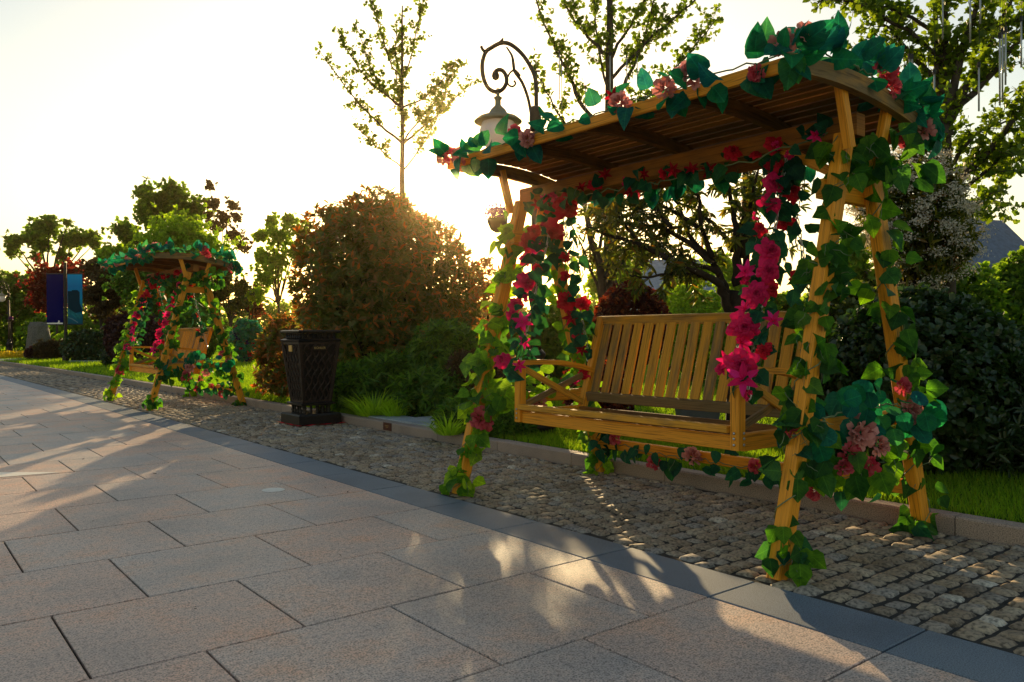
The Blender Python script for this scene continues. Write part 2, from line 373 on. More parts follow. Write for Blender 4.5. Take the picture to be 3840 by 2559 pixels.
M['redmaple'] = leafmat('red_maple_leaf', [(.08, .012, .01), (.14, .02, .012), (.20, .03, .015)], .5, (2.2, 1.3, .8), .5)
M['barberry'] = leafmat('barberry_leaf', [(.03, .008, .008), (.055, .012, .01), (.10, .02, .012), (.20, .05, .015)], .45, (2.4, 1.5, .7), .5)
M['brownbush'] = leafmat('brown_leaf', [(.04, .028, .014), (.07, .045, .022), (.05, .05, .015)], .4, (2, 1.8, .8), .5)
M['purplebush'] = leafmat('purple_leaf', [(.022, .01, .012), (.04, .016, .016), (.06, .022, .02)], .35, (2, 1.4, 1), .5)
M['tealleaf'] = leafmat('teal_silk_leaf', [(.004, .09, .065), (.006, .13, .07), (.01, .17, .06), (.008, .12, .13), (.04, .22, .05)], .5, (1.8, 1.7, 1.3), .62, .18, None, True)
M['ivyleaf'] = leafmat('ivy_silk_leaf', [(.012, .055, .018), (.02, .09, .018), (.035, .13, .015), (.075, .20, .012), (.012, .08, .055)], .55, (2.9, 2.5, .7), .62, .18, None, True)
M['backlitivy'] = leafmat('backlit_silk_leaf', [(.03, .12, .02), (.07, .20, .018), (.13, .30, .02), (.20, .36, .02), (.03, .13, .05)], .55, (2.4, 2.0, .7), .62, .18, None, True)  # ivy silk in lighter yellow-green, backlit sun glow put into the leaf colour
M['deepleaf'] = leafmat('rose_leaf', [(.008, .045, .03), (.01, .07, .045), (.015, .10, .06), (.02, .09, .025)], .42, (1.8, 1.9, 1.0), .62, .18, None, True)
def petalmat(name, c0, c1, trans=.4):
    return leafmat(name, [c0, c1], trans, (1.6, 1.1, 1.2), .6, .2)
M['rosered'] = petalmat('red_petal', (.20, .002, .008), (.66, .012, .04), .25)
M['rosemag'] = petalmat('magenta_petal', (.24, .002, .035), (.74, .014, .12), .25)
M['lily'] = petalmat('pink_lily_petal', (.66, .012, .12), (.78, .03, .30))
M['coral'] = petalmat('dusty_pink_petal', (.34, .10, .085), (.66, .32, .27), .25)
M['coraldeep'] = petalmat('old_rose_petal', (.42, .03, .06), (.60, .14, .16))
M['whitebloom'] = leafmat('white_blossom', [(.52, .48, .39), (.68, .63, .53)], .3, (1.3, 1.2, 1.0), .7, .2)
M['yellowbloom'] = leafmat('yellow_blossom', [(.62, .42, .01), (.75, .55, .02)], .4, (1.3, 1.2, 1), .7, .2)
M['purplebloom'] = leafmat('purple_blossom', [(.10, .02, .16), (.16, .03, .2)], .4, (1.4, 1.2, 1.3), .7, .2)
M['grass'] = leafmat('grass_blade', [(.08, .16, .008), (.12, .22, .012), (.16, .27, .014), (.13, .17, .02)], .55, (2.1, 2.0, .7), .6, .2)
M['wall'] = plain('house_wall', (.62, .63, .64), .8, 0, .06, 3)
M['slate'] = plain('slate_roof', (.10, .13, .19), .6, 0, .25, 8)
M['slatepale'] = plain('pale_roof', (.26, .29, .34), .6, 0, .2, 8)
M['glass'] = plain('window_glass', (.03, .04, .05), .1, 0, .1, 4, .6)

# ------------------------------------------------------------------ the ground
def bendall(o):
    me = o.data; n = len(me.vertices); a = np.empty(n*3, np.float32); me.vertices.foreach_get('co', a); a = a.reshape(-1, 3)
    a[:, 0] += -0.6*(np.maximum(0, a[:, 1]-10)/27)**2; me.vertices.foreach_set('co', a.ravel()); me.update(); return o
def sheet(name, x0, x1, y0, y1, z, m, step=4.0):
    b = MB(); ny = max(1, int((y1-y0)/step))
    b.grid([[(x0, y0+(y1-y0)*i/ny, z), (x1, y0+(y1-y0)*i/ny, z)] for i in range(ny+1)])
    return tag(bendall(b.build(name, m)), kind='structure')
b = MB(); b.grid([[(-118, -118, -.03), (118, -118, -.03)], [(-118, 118, -.03), (118, 118, -.03)]])
tag(b.build('ground', M['soil']), kind='structure')
sheet('paving_bed', -9, 4.46, -6, 60, -.012, M['mortar'])
# granite tiles, laid half-bond across the walk
b = MB()
j = .0042
def tile(b, x0, x1, y0, y1, r, h=.03):
    c = .003; z = RS.randn()*.0006; n0 = len(b.v)
    for (q, zz) in ((0, -h), (0, z-c), (c, z)):
        for (x, y) in ((x0+q, y0+q), (x1-q, y0+q), (x1-q, y1-q), (x0+q, y1-q)): b.v.append((x, y, zz))
    for i in range(2):
        for k in range(4):
            k2 = (k+1) % 4; b.face([n0+4*i+k, n0+4*i+k2, n0+4*i+4+k2, n0+4*i+4+k], None, r)
    b.face([n0+8, n0+9, n0+10, n0+11], None, r)
for iy in range(-9, 80):
    y0 = 2.02 + .7085*iy
    xs = [2.6] + [2.6 - (.69 if iy % 2 else .345) - .6975*k for k in range(16)]
    for k in range(len(xs)-1):
        tile(b, xs[k+1]+j, xs[k]-j, y0+j, y0+.7085-j, RS.rand())
tag(bendall(b.build('paving', M['granite'])), kind='structure')
b = MB()
for iy in range(-9, 80):
    y0 = 2.02+.7085*iy; tile(b, 2.6+j, 2.915-j, y0+j, y0+.7085-j, RS.rand())
tag(bendall(b.build('stone_band', M['band'])), kind='structure')
# cobbles
b = MB()
y = -1.0
while y < 48:
    wd = .098 + RS.rand()*.010 if y < 18 else .15
    x = 2.925
    x += RS.rand()*.05
    while x < 4.36:
        ln = .088 + RS.rand()*.035 if y < 18 else .15+RS.rand()*.05
        x1 = min(x+ln, 4.395)
        if x1-x > .04:
            n0 = len(b.v); g = 4 if y < 14 else 3; cz = RS.randn()*.0025; r = RS.rand()*.83
            if RS.rand() < .022: r = 1.0
            gap = .006; tx, ty = RS.randn()*.011, RS.randn()*.011
            X = [x+gap, x+gap+.016, x1-gap-.016, x1-gap] if g == 4 else [x+gap, (x+x1)/2, x1-gap]
            Y = [y+gap, y+gap+.016, y+wd-gap-.016, y+wd-gap] if g == 4 else [y+gap, y+wd/2, y+wd-gap]
            for jy in range(g):
                for jx in range(g):
                    ex = jx in (0, g-1); ey = jy in (0, g-1)
                    z = cz + (0 if not (ex or ey) else -.012 if not (ex and ey) else -.022)
                    z += tx*(jx-1.5)*.2 + ty*(jy-1.5)*.2 + RS.randn()*.0022
                    b.v.append((X[jx]+RS.randn()*.0028, Y[jy]+RS.randn()*.0028, z))
            for jy in range(g-1):
                for jx in range(g-1):
                    a = n0+jy*g+jx; b.face([a, a+1, a+g+1, a+g], None, r)
            ring = [n0+k for k in range(g)] + [n0+g*k+g-1 for k in range(1, g)] + [n0+g*(g-1)+k for k in range(g-2, -1, -1)] + [n0+g*k for k in range(g-2, 0, -1)]
            m0 = len(b.v)
            for q in ring: p = b.v[q]; b.v.append((p[0], p[1], -.03))
            L = len(ring)
            for k in range(L): b.face([ring[k], m0+k, m0+(k+1) % L, ring[(k+1) % L]], None, r)
        x = x1
    y += wd
tag(bendall(b.build('cobbles', M['cobble'], smooth=True)), kind='structure')
# kerb
b = MB(); y = -6.0; KL = .98
while y < 60:
    b.box((4.40, y+.003, -.03), (4.52, y+KL-.003, .092+RS.randn()*.001), .010, RS.rand()); y += KL
tag(bendall(b.build('kerb', M['kerb'])), kind='structure')
LZ = .078
b = MB(); NX = 28; xs = [4.52+ (k/NX)**2.2*100 for k in range(NX+1)]; ys = [-12+2.0*k for k in range(50)]
def lawn_z(x, y): return LZ + .02*math.sin(x*1.3)*math.sin(y*.9)*min(1, max(0, (x-4.7))) + max(0, x-7)*.012*(1 if x < 40 else 40/x)
b.grid([[(x, y, lawn_z(x, y)) for x in xs] for y in ys])
tag(bendall(b.build('lawn', M['soil'])), kind='structure')
def blades(n, x0, x1, y0, y1, h0, h1, keep=None):
    x = x0+(x1-x0)*RS.rand(n); y = y0+(y1-y0)*RS.rand(n)
    if keep is not None:
        k = keep(x, y); x, y = x[k], y[k]
    n = len(x); x = x - .6*(np.maximum(0, y-10)/27)**2
    P = np.stack([x, y, np.array([lawn_z(a, c) for a, c in zip(x, y)])], 1)
    A = np.stack([RS.randn(n)*.35, RS.randn(n)*.35, np.ones(n)], 1); return P, A, rdir(n)*[1, 1, .1], h0+(h1-h0)*RS.rand(n)
G = [blades(70000, 4.53, 6.6, .2, 9.5, .03, .065, lambda x, y: ~((y > 6.75) & (y < 8.3) & (x < 5.2))), blades(45000, 4.53, 9.5, 9.3, 20, .05, .085), blades(26000, 6.6, 10.5, .2, 9.5, .05, .08), blades(34000, 4.53, 14, 20, 40, .08, .13)]
P_, A_, N_, S_ = [np.concatenate([g[i] for g in G]) for i in range(4)]
T_GR = (np.array([(-.06, 0, 0), (.06, 0, 0), (.02, 1, .12), (-.02, 1, .12)]), np.array([(0, 1, 2, 3)]))
tag(leaf_object('grass', M['grass'], None, P_, A_, N_, S_, T_GR), 'short bright green lawn grass behind the kerb', 'grass', kind='stuff')
# stepping slab beside the kerb
b = MB()
for (x0, x1, y0, y1) in ((4.525, 4.78, 6.72, 7.35), (4.525, 4.86, 7.36, 7.9), (4.79, 5.15, 6.75, 7.35), (4.87, 5.15, 7.36, 7.9), (4.525, 4.86, 7.91, 8.4)):
    tile(b, x0, x1, y0, y1, RS.rand()); 
o = b.build('path_slabs', M['slab'], origin=(0, 0, .105)); o.location.z = .105
for vv in o.data.vertices: vv.co.z += .105
tag(o, kind='structure')
# flat white marks on the walk, one round and one pointed
b = MB(); n0 = len(b.v)
for k in range(18):
    a = 2*math.pi*k/18; b.v.append((2.114+.075*math.cos(a), 5.27+.08*math.sin(a), .003))
b.face([n0+k for k in range(18)]); n0 = len(b.v)
for p in ((1.142, 6.998), (.74, 7.32), (.25, 7.42), (.35, 7.10)): b.v.append((p[0], p[1], .003))
b.face([n0, n0+1, n0+2, n0+3])
tag(b.build('white_marks', M['white']), kind='structure')
# litter specks
n = 60; P_ = np.stack([-.2+2.7*RS.rand(n), 1.6+7*RS.rand(n), np.full(n, .006)], 1)
tag(leaf_object('leaf_litter', M['twig'], None, P_, rdir(n)*[1, 1, .05], np.tile([0, 0, 1.], (n, 1)), .008+.03*RS.rand(n)**3, T_LANCE), 'tiny dark specks of leaf litter on the granite walk', 'litter', kind='stuff')

# ------------------------------------------------------------------ the garden swing
YN, YF = 1.985, 4.375          # near and far A-frames of the nearer swing
SWING = []                     # everything that is repeated for the second swing
frame = thing('garden_swing', 'larger orange wooden swing frame with slatted arched roof, nearer of the two', 'garden swing', (3.69, 3.18, 0), 'garden swings on the cobbles')
SWING.append(frame)
def leg_end(x0, x1, y):
    b = MB(); b.bar((x0, y, -.005), (x0+(x1-x0)*1.97/2.09, y, 1.97), .062, .088, (0, 1, 0) if False else (1, 0, 0), .006, .25+.3*random.random()); return b
for y in (YN, YF):
    dy = -.035
    leg_end(3.022, 3.60, y).build('leg', M['wood'], frame)
    leg_end(4.355, 3.735, y).build('leg', M['wood'], frame)
    b = MB()
    s_ = 1 if y == YN else -1
    b.bar((3.44, y+.05*s_, 1.72), (3.90, y+.05*s_, 1.72), .04, .09, (0, 0, 1), .004, .2); b.build('upper_tie', M['wood'], frame)
    b = MB(); b.bar((3.22, y+.05*s_, .612), (4.16, y+.05*s_, .612), .04, .075, (0, 0, 1), .012, .1); b.build('side_rail', M['wood'], frame)
    # bracing of the roof
    for (xa, za, xb, zb) in ((3.515, 1.90, 3.43, 2.19), (3.78, 1.90, 3.86, 2.13)):
        b = MB(); b.bar((xa, y-.055*s_, za), (xb, y-.055*s_, zb), .04, .05, (1, 0, 0), .004, .2); b.build('roof_brace', M['wood'], frame)
    b = MB(); b.bar((3.665, y+.06*s_, 1.80), (3.665, y+.40*s_, 2.0), .04, .045, (0, 0, 1), .004, .5); b.build('knee_brace', M['wood'], frame)
b = MB(); b.bar((4.28, YN+.04, .235), (4.28, YF-.04, .235), .045, .075, (0, 0, 1), .005, .45); b.build('back_rail', M['wood'], frame)
b = MB(); b.bar((3.665, YN-.03, 2.035), (3.665, YF+.10, 2.035), .075, .105, (0, 0, 1), .005, .45); b.build('top_beam', M['wooddark'], frame)
def roof_z(x): t = x-3.02; return 2.165+.17*t-.215*t*t
roof = MB(); RX0, RX1 = 3.02, 4.20
RY0, RY1 = 1.895, 4.44
nsl = 17
for k in range(nsl):
    x = RX0+.03+(RX1-RX0-.06)*k/(nsl-1)
    dz = .17-.43*(x-3.02); up = (-dz, 0, 1)
    roof.bar((x, RY0+.02, roof_z(x)+.037), (x, RY1-.02, roof_z(x)+.037), .057, .014, up, .002, random.choice([.3, .5, .6, .8]))
roof_o = roof.build('roof_slats', M['wooddark'], frame)
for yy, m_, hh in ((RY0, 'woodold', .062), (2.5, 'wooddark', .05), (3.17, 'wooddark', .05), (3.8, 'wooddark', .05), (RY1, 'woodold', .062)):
    rib = MB(); n0 = 0; G = []
    segs = 14; r = .55+.2*random.random()
    tw = .021
    for i in range(segs+1):
        x = RX0+(RX1-RX0)*i/segs; z = roof_z(x)+.028; q = hh*(1.0+.35*math.sin(math.pi*i/segs))
        G.append([(x, yy-tw, z-q), (x, yy+tw, z-q), (x, yy+tw, z), (x, yy-tw, z), (x, yy-tw, z-q)])
    rib.grid(G, r)
    for q in (0, segs): a = q*5; rib.face([a, a+1, a+2, a+3] if q else [a+3, a+2, a+1, a], None, r)
    # long-grain texture coordinates along the rib
    rib.uv = [[(c[1]*1.3+yy, c[0]*.2+yy*3) for c in u] for u in rib.uv]
    rib.build('roof_rib', M[m_], frame)
b = MB(); b.bar((RX0-.012, RY0-.02, roof_z(RX0)+.012), (RX0-.012, RY1+.02, roof_z(RX0)+.012), .024, .062, (0, 0, 1), .004, .2); b.build('front_edge_board', M['wood'], frame)
b = MB(); b.bar((RX1+.012, RY0-.02, roof_z(RX1)+.008), (RX1+.012, RY1+.02, roof_z(RX1)+.008), .024, .062, (0, 0, 1), .004, .5); b.build('back_edge_board', M['wooddark'], frame)

# the hanging bench: no seat boards, as in the photograph
bench = thing('swing_bench', 'larger slatted wooden swing bench without seat boards hanging on chains', 'bench', (3.6, 3.2, .475), 'hanging swing benches')
SWING.append(bench)
BY0, BY1 = 2.365, 4.035; XF = 3.27
for y in (BY0, BY1):
    b = MB(); b.bar((XF, y, .485), (XF+.002, y, .85), .052, .06, (1, 0, 0), .005, .3); po = b.build('front_post', M['wood'], bench)
    for z in (.512, .542, .568):
        for (ax_, c0) in (('x', (XF-.0315, y-.002, z)), ('y', (XF+.01, y-.0275, z))):
            d = Vector((-.006, 0, 0)) if ax_ == 'x' else Vector((0, -.006, 0))
            bb = MB(); bb.tube([Vector(c0), Vector(c0)+d*.7, Vector(c0)+d], [.0075, .0065, .003], 8)
            bb.build('bolt', M['steel'], po, True)
    b = MB(); b.bar((3.80, y, .475), (4.015, y, 1.165), .052, .05, (1, 0, 0), .005, .35); b.build('back_post', M['wood'], bench)
    b = MB(); pts = [(XF-.055, .864), (3.42, .868), (3.6, .86), (3.78, .832), (3.93, .79)]
    G = []
    for i, (x, z) in enumerate(pts):
        t = .016
        G.append([(x, y-.034, z-t), (x, y+.034, z-t), (x, y+.034, z+t), (x, y-.034, z+t), (x, y-.034, z-t)])
    b.grid(G, .45); b.face([3, 2, 1, 0]); b.face([20, 21, 22, 23])
    b.uv = [[(c[1]*.6+y, c[0]*.1) for c in u] for u in b.uv]
    b.build('armrest', M['wood'], bench)
    b = MB(); b.bar((XF+.03, y, .52), (3.81, y, .52), .04, .085, (0, 0, 1), .004, .5); b.build('side_rail', M['wood'], bench)
    b = MB(); b.bar((XF+.03, y-.012, .825), (3.82, y-.012, .58), .020, .04, (1, 0, 1), .003, .35); b.bar((XF+.03, y+.012, .585), (3.88, y+.012, .785), .020, .04, (-1, 0, 1), .003, .75)
    b.build('cross_brace', M['woodold'], bench)
b = MB(); b.bar((XF-.018, BY0+.03, .585), (XF-.018, BY1-.03, .585), .06, .034, (0, 0, 1), .004, .35); b.build('front_top_rail', M['woodold'], bench)
b = MB(); b.bar((XF+.006, BY0+.03, .518), (XF+.006, BY1-.03, .518), .028, .074, (0, 0, 1), .004, .12); b.build('front_board', M['wood'], bench)
def bk(t): return (3.85+.165*t, .595+.57*t)      # up the sloping back
x0, z0 = bk(0); x1, z1 = bk(1)
b = MB(); b.bar((x0, BY0+.026, z0+.028), (x0, BY1-.026, z0+.028), .034, .062, (-.2, 0, 1), .004, .9); b.build('back_bottom_rail', M['woodold'], bench)
b = MB(); b.bar((x1-.004, BY0-.03, z1-.022), (x1-.004, BY1+.03, z1-.022), .036, .062, (-.2, 0, 1), .005, .45); b.build('back_top_rail', M['woodold'], bench)
b = MB(); ns = 17
for k in range(ns):
    y = BY0+.075+(BY1-BY0-.15)*k/(ns-1); a, c = bk(.095), bk(.92)
    b.bar((a[0]+RS.randn()*.001, y, a[1]), (c[0], y+RS.randn()*.001, c[1]), .069, .016, (1, 0, -.2), .003, random.choice([.1, .2, .3, .4, .45, .55, .65]))
b.build('back_slats', M['woodold'], bench)
b = MB(); b.bar((3.78, BY0+.03, .52), (3.78, BY1-.03, .52), .03, .075, (0, 0, 1), .004, .7); b.build('rear_rail', M['wooddark'], bench)
# chains
def chain(p0, p1, lab, n):
    t = thing('chain', lab, 'chain', p1, 'swing chains'); SWING.append(t)
    b = MB(); p0, p1 = Vector(p0), Vector(p1); d = (p1-p0).normalized(); sx = d.cross(Vector((1, 0, 0))).normalized(); sy = d.cross(sx)
    L = (p1-p0).length; k = int(L/.034)
    for i in range(k):
        c = p0+d*(L*(i+.5)/k); s_ = sx if i % 2 else sy
        pts = [c + d*(.021*math.sin(a))+s_*(.008*math.cos(a)) for a in [2*math.pi*q/8 for q in range(9)]]
        b.tube(pts, .003, 5, cap=False)
    b.build('links', M['steel'], t, True)
    b = MB(); e = p0+Vector((0, 0, -.02))
    b.tube([e+Vector((0, .02*math.cos(a), .02*math.sin(a)-.005)) for a in [2*math.pi*q/12 for q in range(13)]], .0045, 6, cap=False)
    b.build('ring', M['steel'], t, True)
CH = {}
for nm, (p0, p1) in {'nf': ((3.28, BY0-.05, .775), (3.655, BY0-.03, 1.985)), 'ff': ((3.28, BY1+.05, .775), (3.655, BY1+.06, 1.985)),
                     'nb': ((3.93, BY0-.05, .90), (3.68, BY0-.0, 1.985)), 'fb': ((3.93, BY1+.05, .90), (3.68, BY1+.06, 1.985))}.items(): CH[nm] = (Vector(p0), Vector(p1))
chain(*CH['nf'], 'steel chain at the near front corner of the larger bench', 1)
chain(*CH['ff'], 'steel chain at the far front corner of the larger bench', 1)
chain(*CH['nb'], 'steel chain at the near back corner of the larger bench', 1)
chain(*CH['fb'], 'steel chain at the far back corner of the larger bench', 1)

# ------------------------------------------------------------------ silk flowers
def petal_grid(wd, ln, cup=.3, curl=.3, wave=0, n=5, m=4, tip=0.0, seed=0):
    """rows from base to tip; y along, x across, z up"""
    G = []; rr = random.Random(seed)
    ph = rr.random()*6
    for i in range(n):
        t = i/(n-1)
        pw = wd*(math.sin(min(1, t*1.25+.12)*math.pi/2)**.8)*(1-(tip*t**2) if tip else 1-.35*max(0, t-.72)/.28)
        row = []
        for q in range(m):
            s_ = q/(m-1)*2-1
            row.append(Vector((pw*s_*.5*(1-.0*t), ln*t, cup*wd*(s_*s_-.3)*(1-.3*t) - curl*ln*t*t + wave*math.sin(s_*5+ph)*t*ln)))
        G.append(row)
    return G
def add_petal(b, G, az, tilt, off=(0, 0, 0), sc=1, r=.5, roll=0):
    Mx = Matrix.Rotation(az, 4, 'Z') @ Matrix.Translation(Vector(off)) @ Matrix.Rotation(tilt, 4, 'X') @ Matrix.Rotation(roll, 4, 'Y')
    b.grid([[Mx @ (p*sc) for p in row] for row in G], r)
def rose_mesh(name, m, seed):
    """rings of overlapping cupped petals, tight and upright at the heart, rolled back at the rim"""
    rr = random.Random(seed); b = MB()
    for L, (n, ra, rb, h, za, roll) in enumerate([(2, .015, .07, .50, .12, 0), (3, .04, .15, .52, .10, .02), (3, .08, .26, .50, .07, .05), (4, .12, .40, .45, .04, .10), (5, .16, .60, .38, .0, .20), (5, .18, .80, .26, -.03, .28), (5, .2, .98, .12, -.05, .32)]):
        for k in range(n):
            a0 = 2*math.pi*(k+.41*L+rr.uniform(-.1, .1))/n; aw = math.pi/n*(1.3 if L < 4 else 1.12); tl = rr.uniform(-.05, .05); sc = rr.uniform(.92, 1.08); ph = rr.random()*6
            G = []
            for i in range(6):
                t = i/5; row = []
                for q in range(7):
                    s_ = q/6*2-1
                    edge = 1-.38*s_*s_*t
                    a = a0+s_*aw*(1-.22*t*t)
                    r = (ra+(rb*sc-ra)*t**1.35)*(1-.05*s_)*(1-(.22 if L > 3 else .06)*s_**4*t)+(.02+.012*L)*math.sin(s_*4+ph)*t
                    z = za+h*edge*math.sin(min(1, t*1.12)*math.pi/2)*sc - roll*max(0, t-.6)**1.3*2.2 + tl*t*s_ + (.012*L)*(q/6) + .03*L*.5*math.sin(s_*5+ph*2)*t*t
                    row.append((r*math.cos(a), r*math.sin(a), z))
                G.append(row)
            b.grid(G, min(1, .08+rr.random()*.35+.6*L/6))  # inner rings coloured darker, standing in for shade in the heart
    b.lathe((0, 0, 0), [(.10, -.12), (.14, .0), (.10, .3), (.02, .55)], 8, .1)
    o = b.build(name, m, None, True); me = o.data; bpy.data.objects.remove(o); return me
def lily_mesh(name, m, seed):
    rr = random.Random(seed); b = MB()
    for k in range(6):
        G = petal_grid(.56, .92, .22, .35+.1*rr.random(), .04, 6, 5, .8, rr.random())
        add_petal(b, G, 2*math.pi*(k+.08*rr.random())/6, R_(42+rr.uniform(-10, 10)), (0, .05, 0), 1, rr.random())
    for k in range(5):
        a = 2*math.pi*k/5; b.tube([(0, 0, 0), (.06*math.cos(a), .06*math.sin(a), .35), (.13*math.cos(a), .13*math.sin(a), .62)], .016, 5, 1.0)
    o = b.build(name, m, None, True); me = o.data; bpy.data.objects.remove(o); return me
def ruffle_mesh(name, m, seed):
    rr = random.Random(seed); b = MB()
    for k in range(24):
        t = k/24; G = petal_grid(.5, .45, -.18, .25, .12, 5, 5, 0, rr.random())
        add_petal(b, G, k*2.4, R_(85-78*t+rr.uniform(-12, 12)), (0, .06+.6*t, .3*(1-t)), 1.25+.35*rr.random(), rr.random(), R_(rr.uniform(-25, 25)))
    o = b.build(name, m, None, True); me = o.data; bpy.data.objects.remove(o); return me
def sprig_mesh(name, m, seed):
    rr = random.Random(seed); b = MB()
    for q in range(4):
        c = Vector((rr.uniform(-.5, .5), rr.uniform(-.5, .5), rr.uniform(-.2, .3)))
        for k in range(5):
            G = petal_grid(.28, .34, .2, .25, .02, 4, 4, .2, rr.random())
            Mx = Matrix.Translation(c) @ Matrix.Rotation(2*math.pi*k/5, 4, 'Z') @ Matrix.Rotation(R_(20+rr.uniform(-10, 25)), 4, 'X')
            b.grid([[Mx @ p for p in row] for row in G], rr.random())
    o = b.build(name, m, None, True); me = o.data; bpy.data.objects.remove(o); return me
FL = {'rose': [rose_mesh('rose', M['rosered'], 1), rose_mesh('rose', M['rosered'], 5)], 'magrose': [rose_mesh('rose', M['rosemag'], 2), rose_mesh('rose', M['rosemag'], 9)],
      'lily': [lily_mesh('lily', M['lily'], 3), lily_mesh('lily', M['lily'], 8)], 'redlily': [lily_mesh('lily', M['rosered'], 4)],
      'ruffle': [ruffle_mesh('ruffled_bloom', M['coral'], 4), ruffle_mesh('ruffled_bloom', M['coral'], 7)], 'deepruffle': [ruffle_mesh('ruffled_bloom', M['coraldeep'], 6)],
      'sprig': [sprig_mesh('blossom_sprig', M['lily'], 4), sprig_mesh('blossom_sprig', M['rosemag'], 6)]}
def flower(kind, p, facing, size, parent):
    me = random.choice(FL[kind]); nm = me.name.split('.')[0]
    o = bpy.data.objects.new(nm, me); COL.objects.link(o); o.parent = parent
    o.location = Vector(p)-wl(parent)
    f = Vector(facing).normalized()
    o.rotation_euler = (f.to_track_quat('Z', 'Y') @ Matrix.Rotation(random.random()*6.28, 4, 'Z').to_quaternion()).to_euler()
    o.scale = (size, size, size)*1 if False else Vector((size, size, size))
    return o
def poly_at(path, t):
    """point and direction at fraction t of a polyline"""
    L = [(path[i+1]-path[i]).length for i in range(len(path)-1)]; s_ = t*sum(L)
    for i, l in enumerate(L):
        if s_ <= l or i == len(L)-1: return path[i].lerp(path[i+1], min(1, s_/max(l, 1e-6))), (path[i+1]-path[i]).normalized()
        s_ -= l
CAMDIR = Vector((-.75, -.65, .1))
def garland(name, label, group, path, clumps, leafm, tmpl, size, flowers=(), rad=.05, face=.6, hang=.5, stem_r=.0035, tendril=0, wrap=None):
    """clumps: list of (t, spread, count); path: polyline the stem follows"""
    path = [Vector(p) for p in path]
    t0 = thing(name, label, 'garland', path[0], group); SWING.append(t0)
    b = MB(); pts = []
    n = 46
    for i in range(n+1):
        p, d = poly_at(path, i/n)
        if wrap:
            a = d.cross(Vector((0, 1, .1))).normalized(); c = d.cross(a); w_ = wrap[1]*2*math.pi*i/n
            p = p+(a*math.cos(w_)+c*math.sin(w_))*wrap[0]
        else: p = p + Vector((random.gauss(0, .008), random.gauss(0, .008), random.gauss(0, .008)))
        pts.append(p)
    b.tube(pts, stem_r, 5)
    P, A, Nn, S = [], [], [], []
    for (t, sp, cnt) in clumps:
        for _ in range(cnt):
            tt = min(1, max(0, t+random.gauss(0, sp))); p, d = poly_at(path, tt)
            if wrap and random.random() < .8: p = pts[min(n, int(tt*n))].lerp(p, .3)
            o = Vector(rdir(1)[0]); o = (o-d*o.dot(d)); 
            o = (o.normalized()+CAMDIR*.35).normalized()
            p = p + o*rad*random.uniform(.4, 1.35)
            ax = (o*(1-hang)+Vector((0, 0, -hang))+Vector(rdir(1)[0])*.55).normalized()
            nr = (o*.6+CAMDIR*face+Vector(rdir(1)[0])*.55)
            P.append(p); A.append(ax); Nn.append(nr); S.append(random.uniform(*size))
            if random.random() < tendril:
                q = p; tp = [q]
                g = Vector(rdir(1)[0])*.5+CAMDIR*.4+Vector((0, 0, -.5))
                for k in range(5): q = q+g.normalized()*.016+Vector(rdir(1)[0])*.007; tp.append(q)
                b.tube(tp, [.0022, .002, .0018, .0015, .0012, .0008], 4)
    b.build('stem', M['vine'], t0, True)
    leaf_object('leaves', leafm, t0, P, A, Nn, S, tmpl, smooth=True, curl=RS.uniform(-.5, 2.4, len(P)))
    for (kind, t, off, sz) in flowers:
        p, d = poly_at(path, t); p = p+Vector(off)
        f = CAMDIR+Vector((random.gauss(0, .35), random.gauss(0, .35), random.gauss(0, .3)))
        flower(kind, p, f, sz, t0)
    return t0
def legp(x0, x1, y, z): return Vector((x0+(x1-x0)*z/2.09, y, z))
GI, GC, GR = 'ivy garlands twined round the swing legs', 'flower garlands along the swing roofs', 'rose garlands down the swing chains'
GS = 'leaf garlands on the swing rails'
def zt(z, z0=.03, z1=1.95): return (z-z0)/(z1-z0)
# four legs
p = [legp(3.022, 3.60, YN, z) for z in (.03, .7, 1.3, 1.95)]
garland('ivy_garland', 'ivy garland wound round the near front leg of the larger swing', GI, p,
        [(zt(.13), .025, 26), (zt(.44), .04, 12), (zt(.62), .03, 17), (zt(.80), .02, 7), (zt(.98), .035, 20), (zt(1.14), .03, 17), (zt(1.3), .035, 20), (zt(1.42), .03, 13), (zt(1.56), .02, 7), (zt(1.75), .04, 13), (zt(1.9), .02, 10)],
        M['ivyleaf'], T_IVY, (.06, .105), (), .065, .75, .5, .003, .35, (.055, 7))
p = [legp(4.355, 3.735, YN, z) for z in (.03, .7, 1.3, 1.95)]
garland('ivy_garland', 'ivy garland wound round the near back leg of the larger swing', GI, p,
        [(zt(.08), .025, 14), (zt(.3), .03, 8), (zt(.5), .03, 9), (zt(.8), .05, 12), (zt(1.0), .05, 13), (zt(1.2), .05, 12), (zt(1.42), .05, 10), (zt(1.65), .05, 10), (zt(1.88), .03, 16)],
        M['ivyleaf'], T_IVY, (.07, .11), (), .075, .7, .5, .003, .3, (.055, 6))
p = [legp(3.022, 3.60, YF, z) for z in (.03, .7, 1.3, 1.95)]
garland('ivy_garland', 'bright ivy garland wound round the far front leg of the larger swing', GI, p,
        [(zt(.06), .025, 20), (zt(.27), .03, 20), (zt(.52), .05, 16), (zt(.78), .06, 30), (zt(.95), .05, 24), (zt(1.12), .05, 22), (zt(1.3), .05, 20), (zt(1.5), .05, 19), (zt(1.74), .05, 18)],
        M['backlitivy'], T_IVY, (.065, .11), (), .07, .6, .5, .003, .25, (.055, 7))
p = [legp(4.355, 3.735, YF, z) for z in (.03, .7, 1.3, 1.95)]
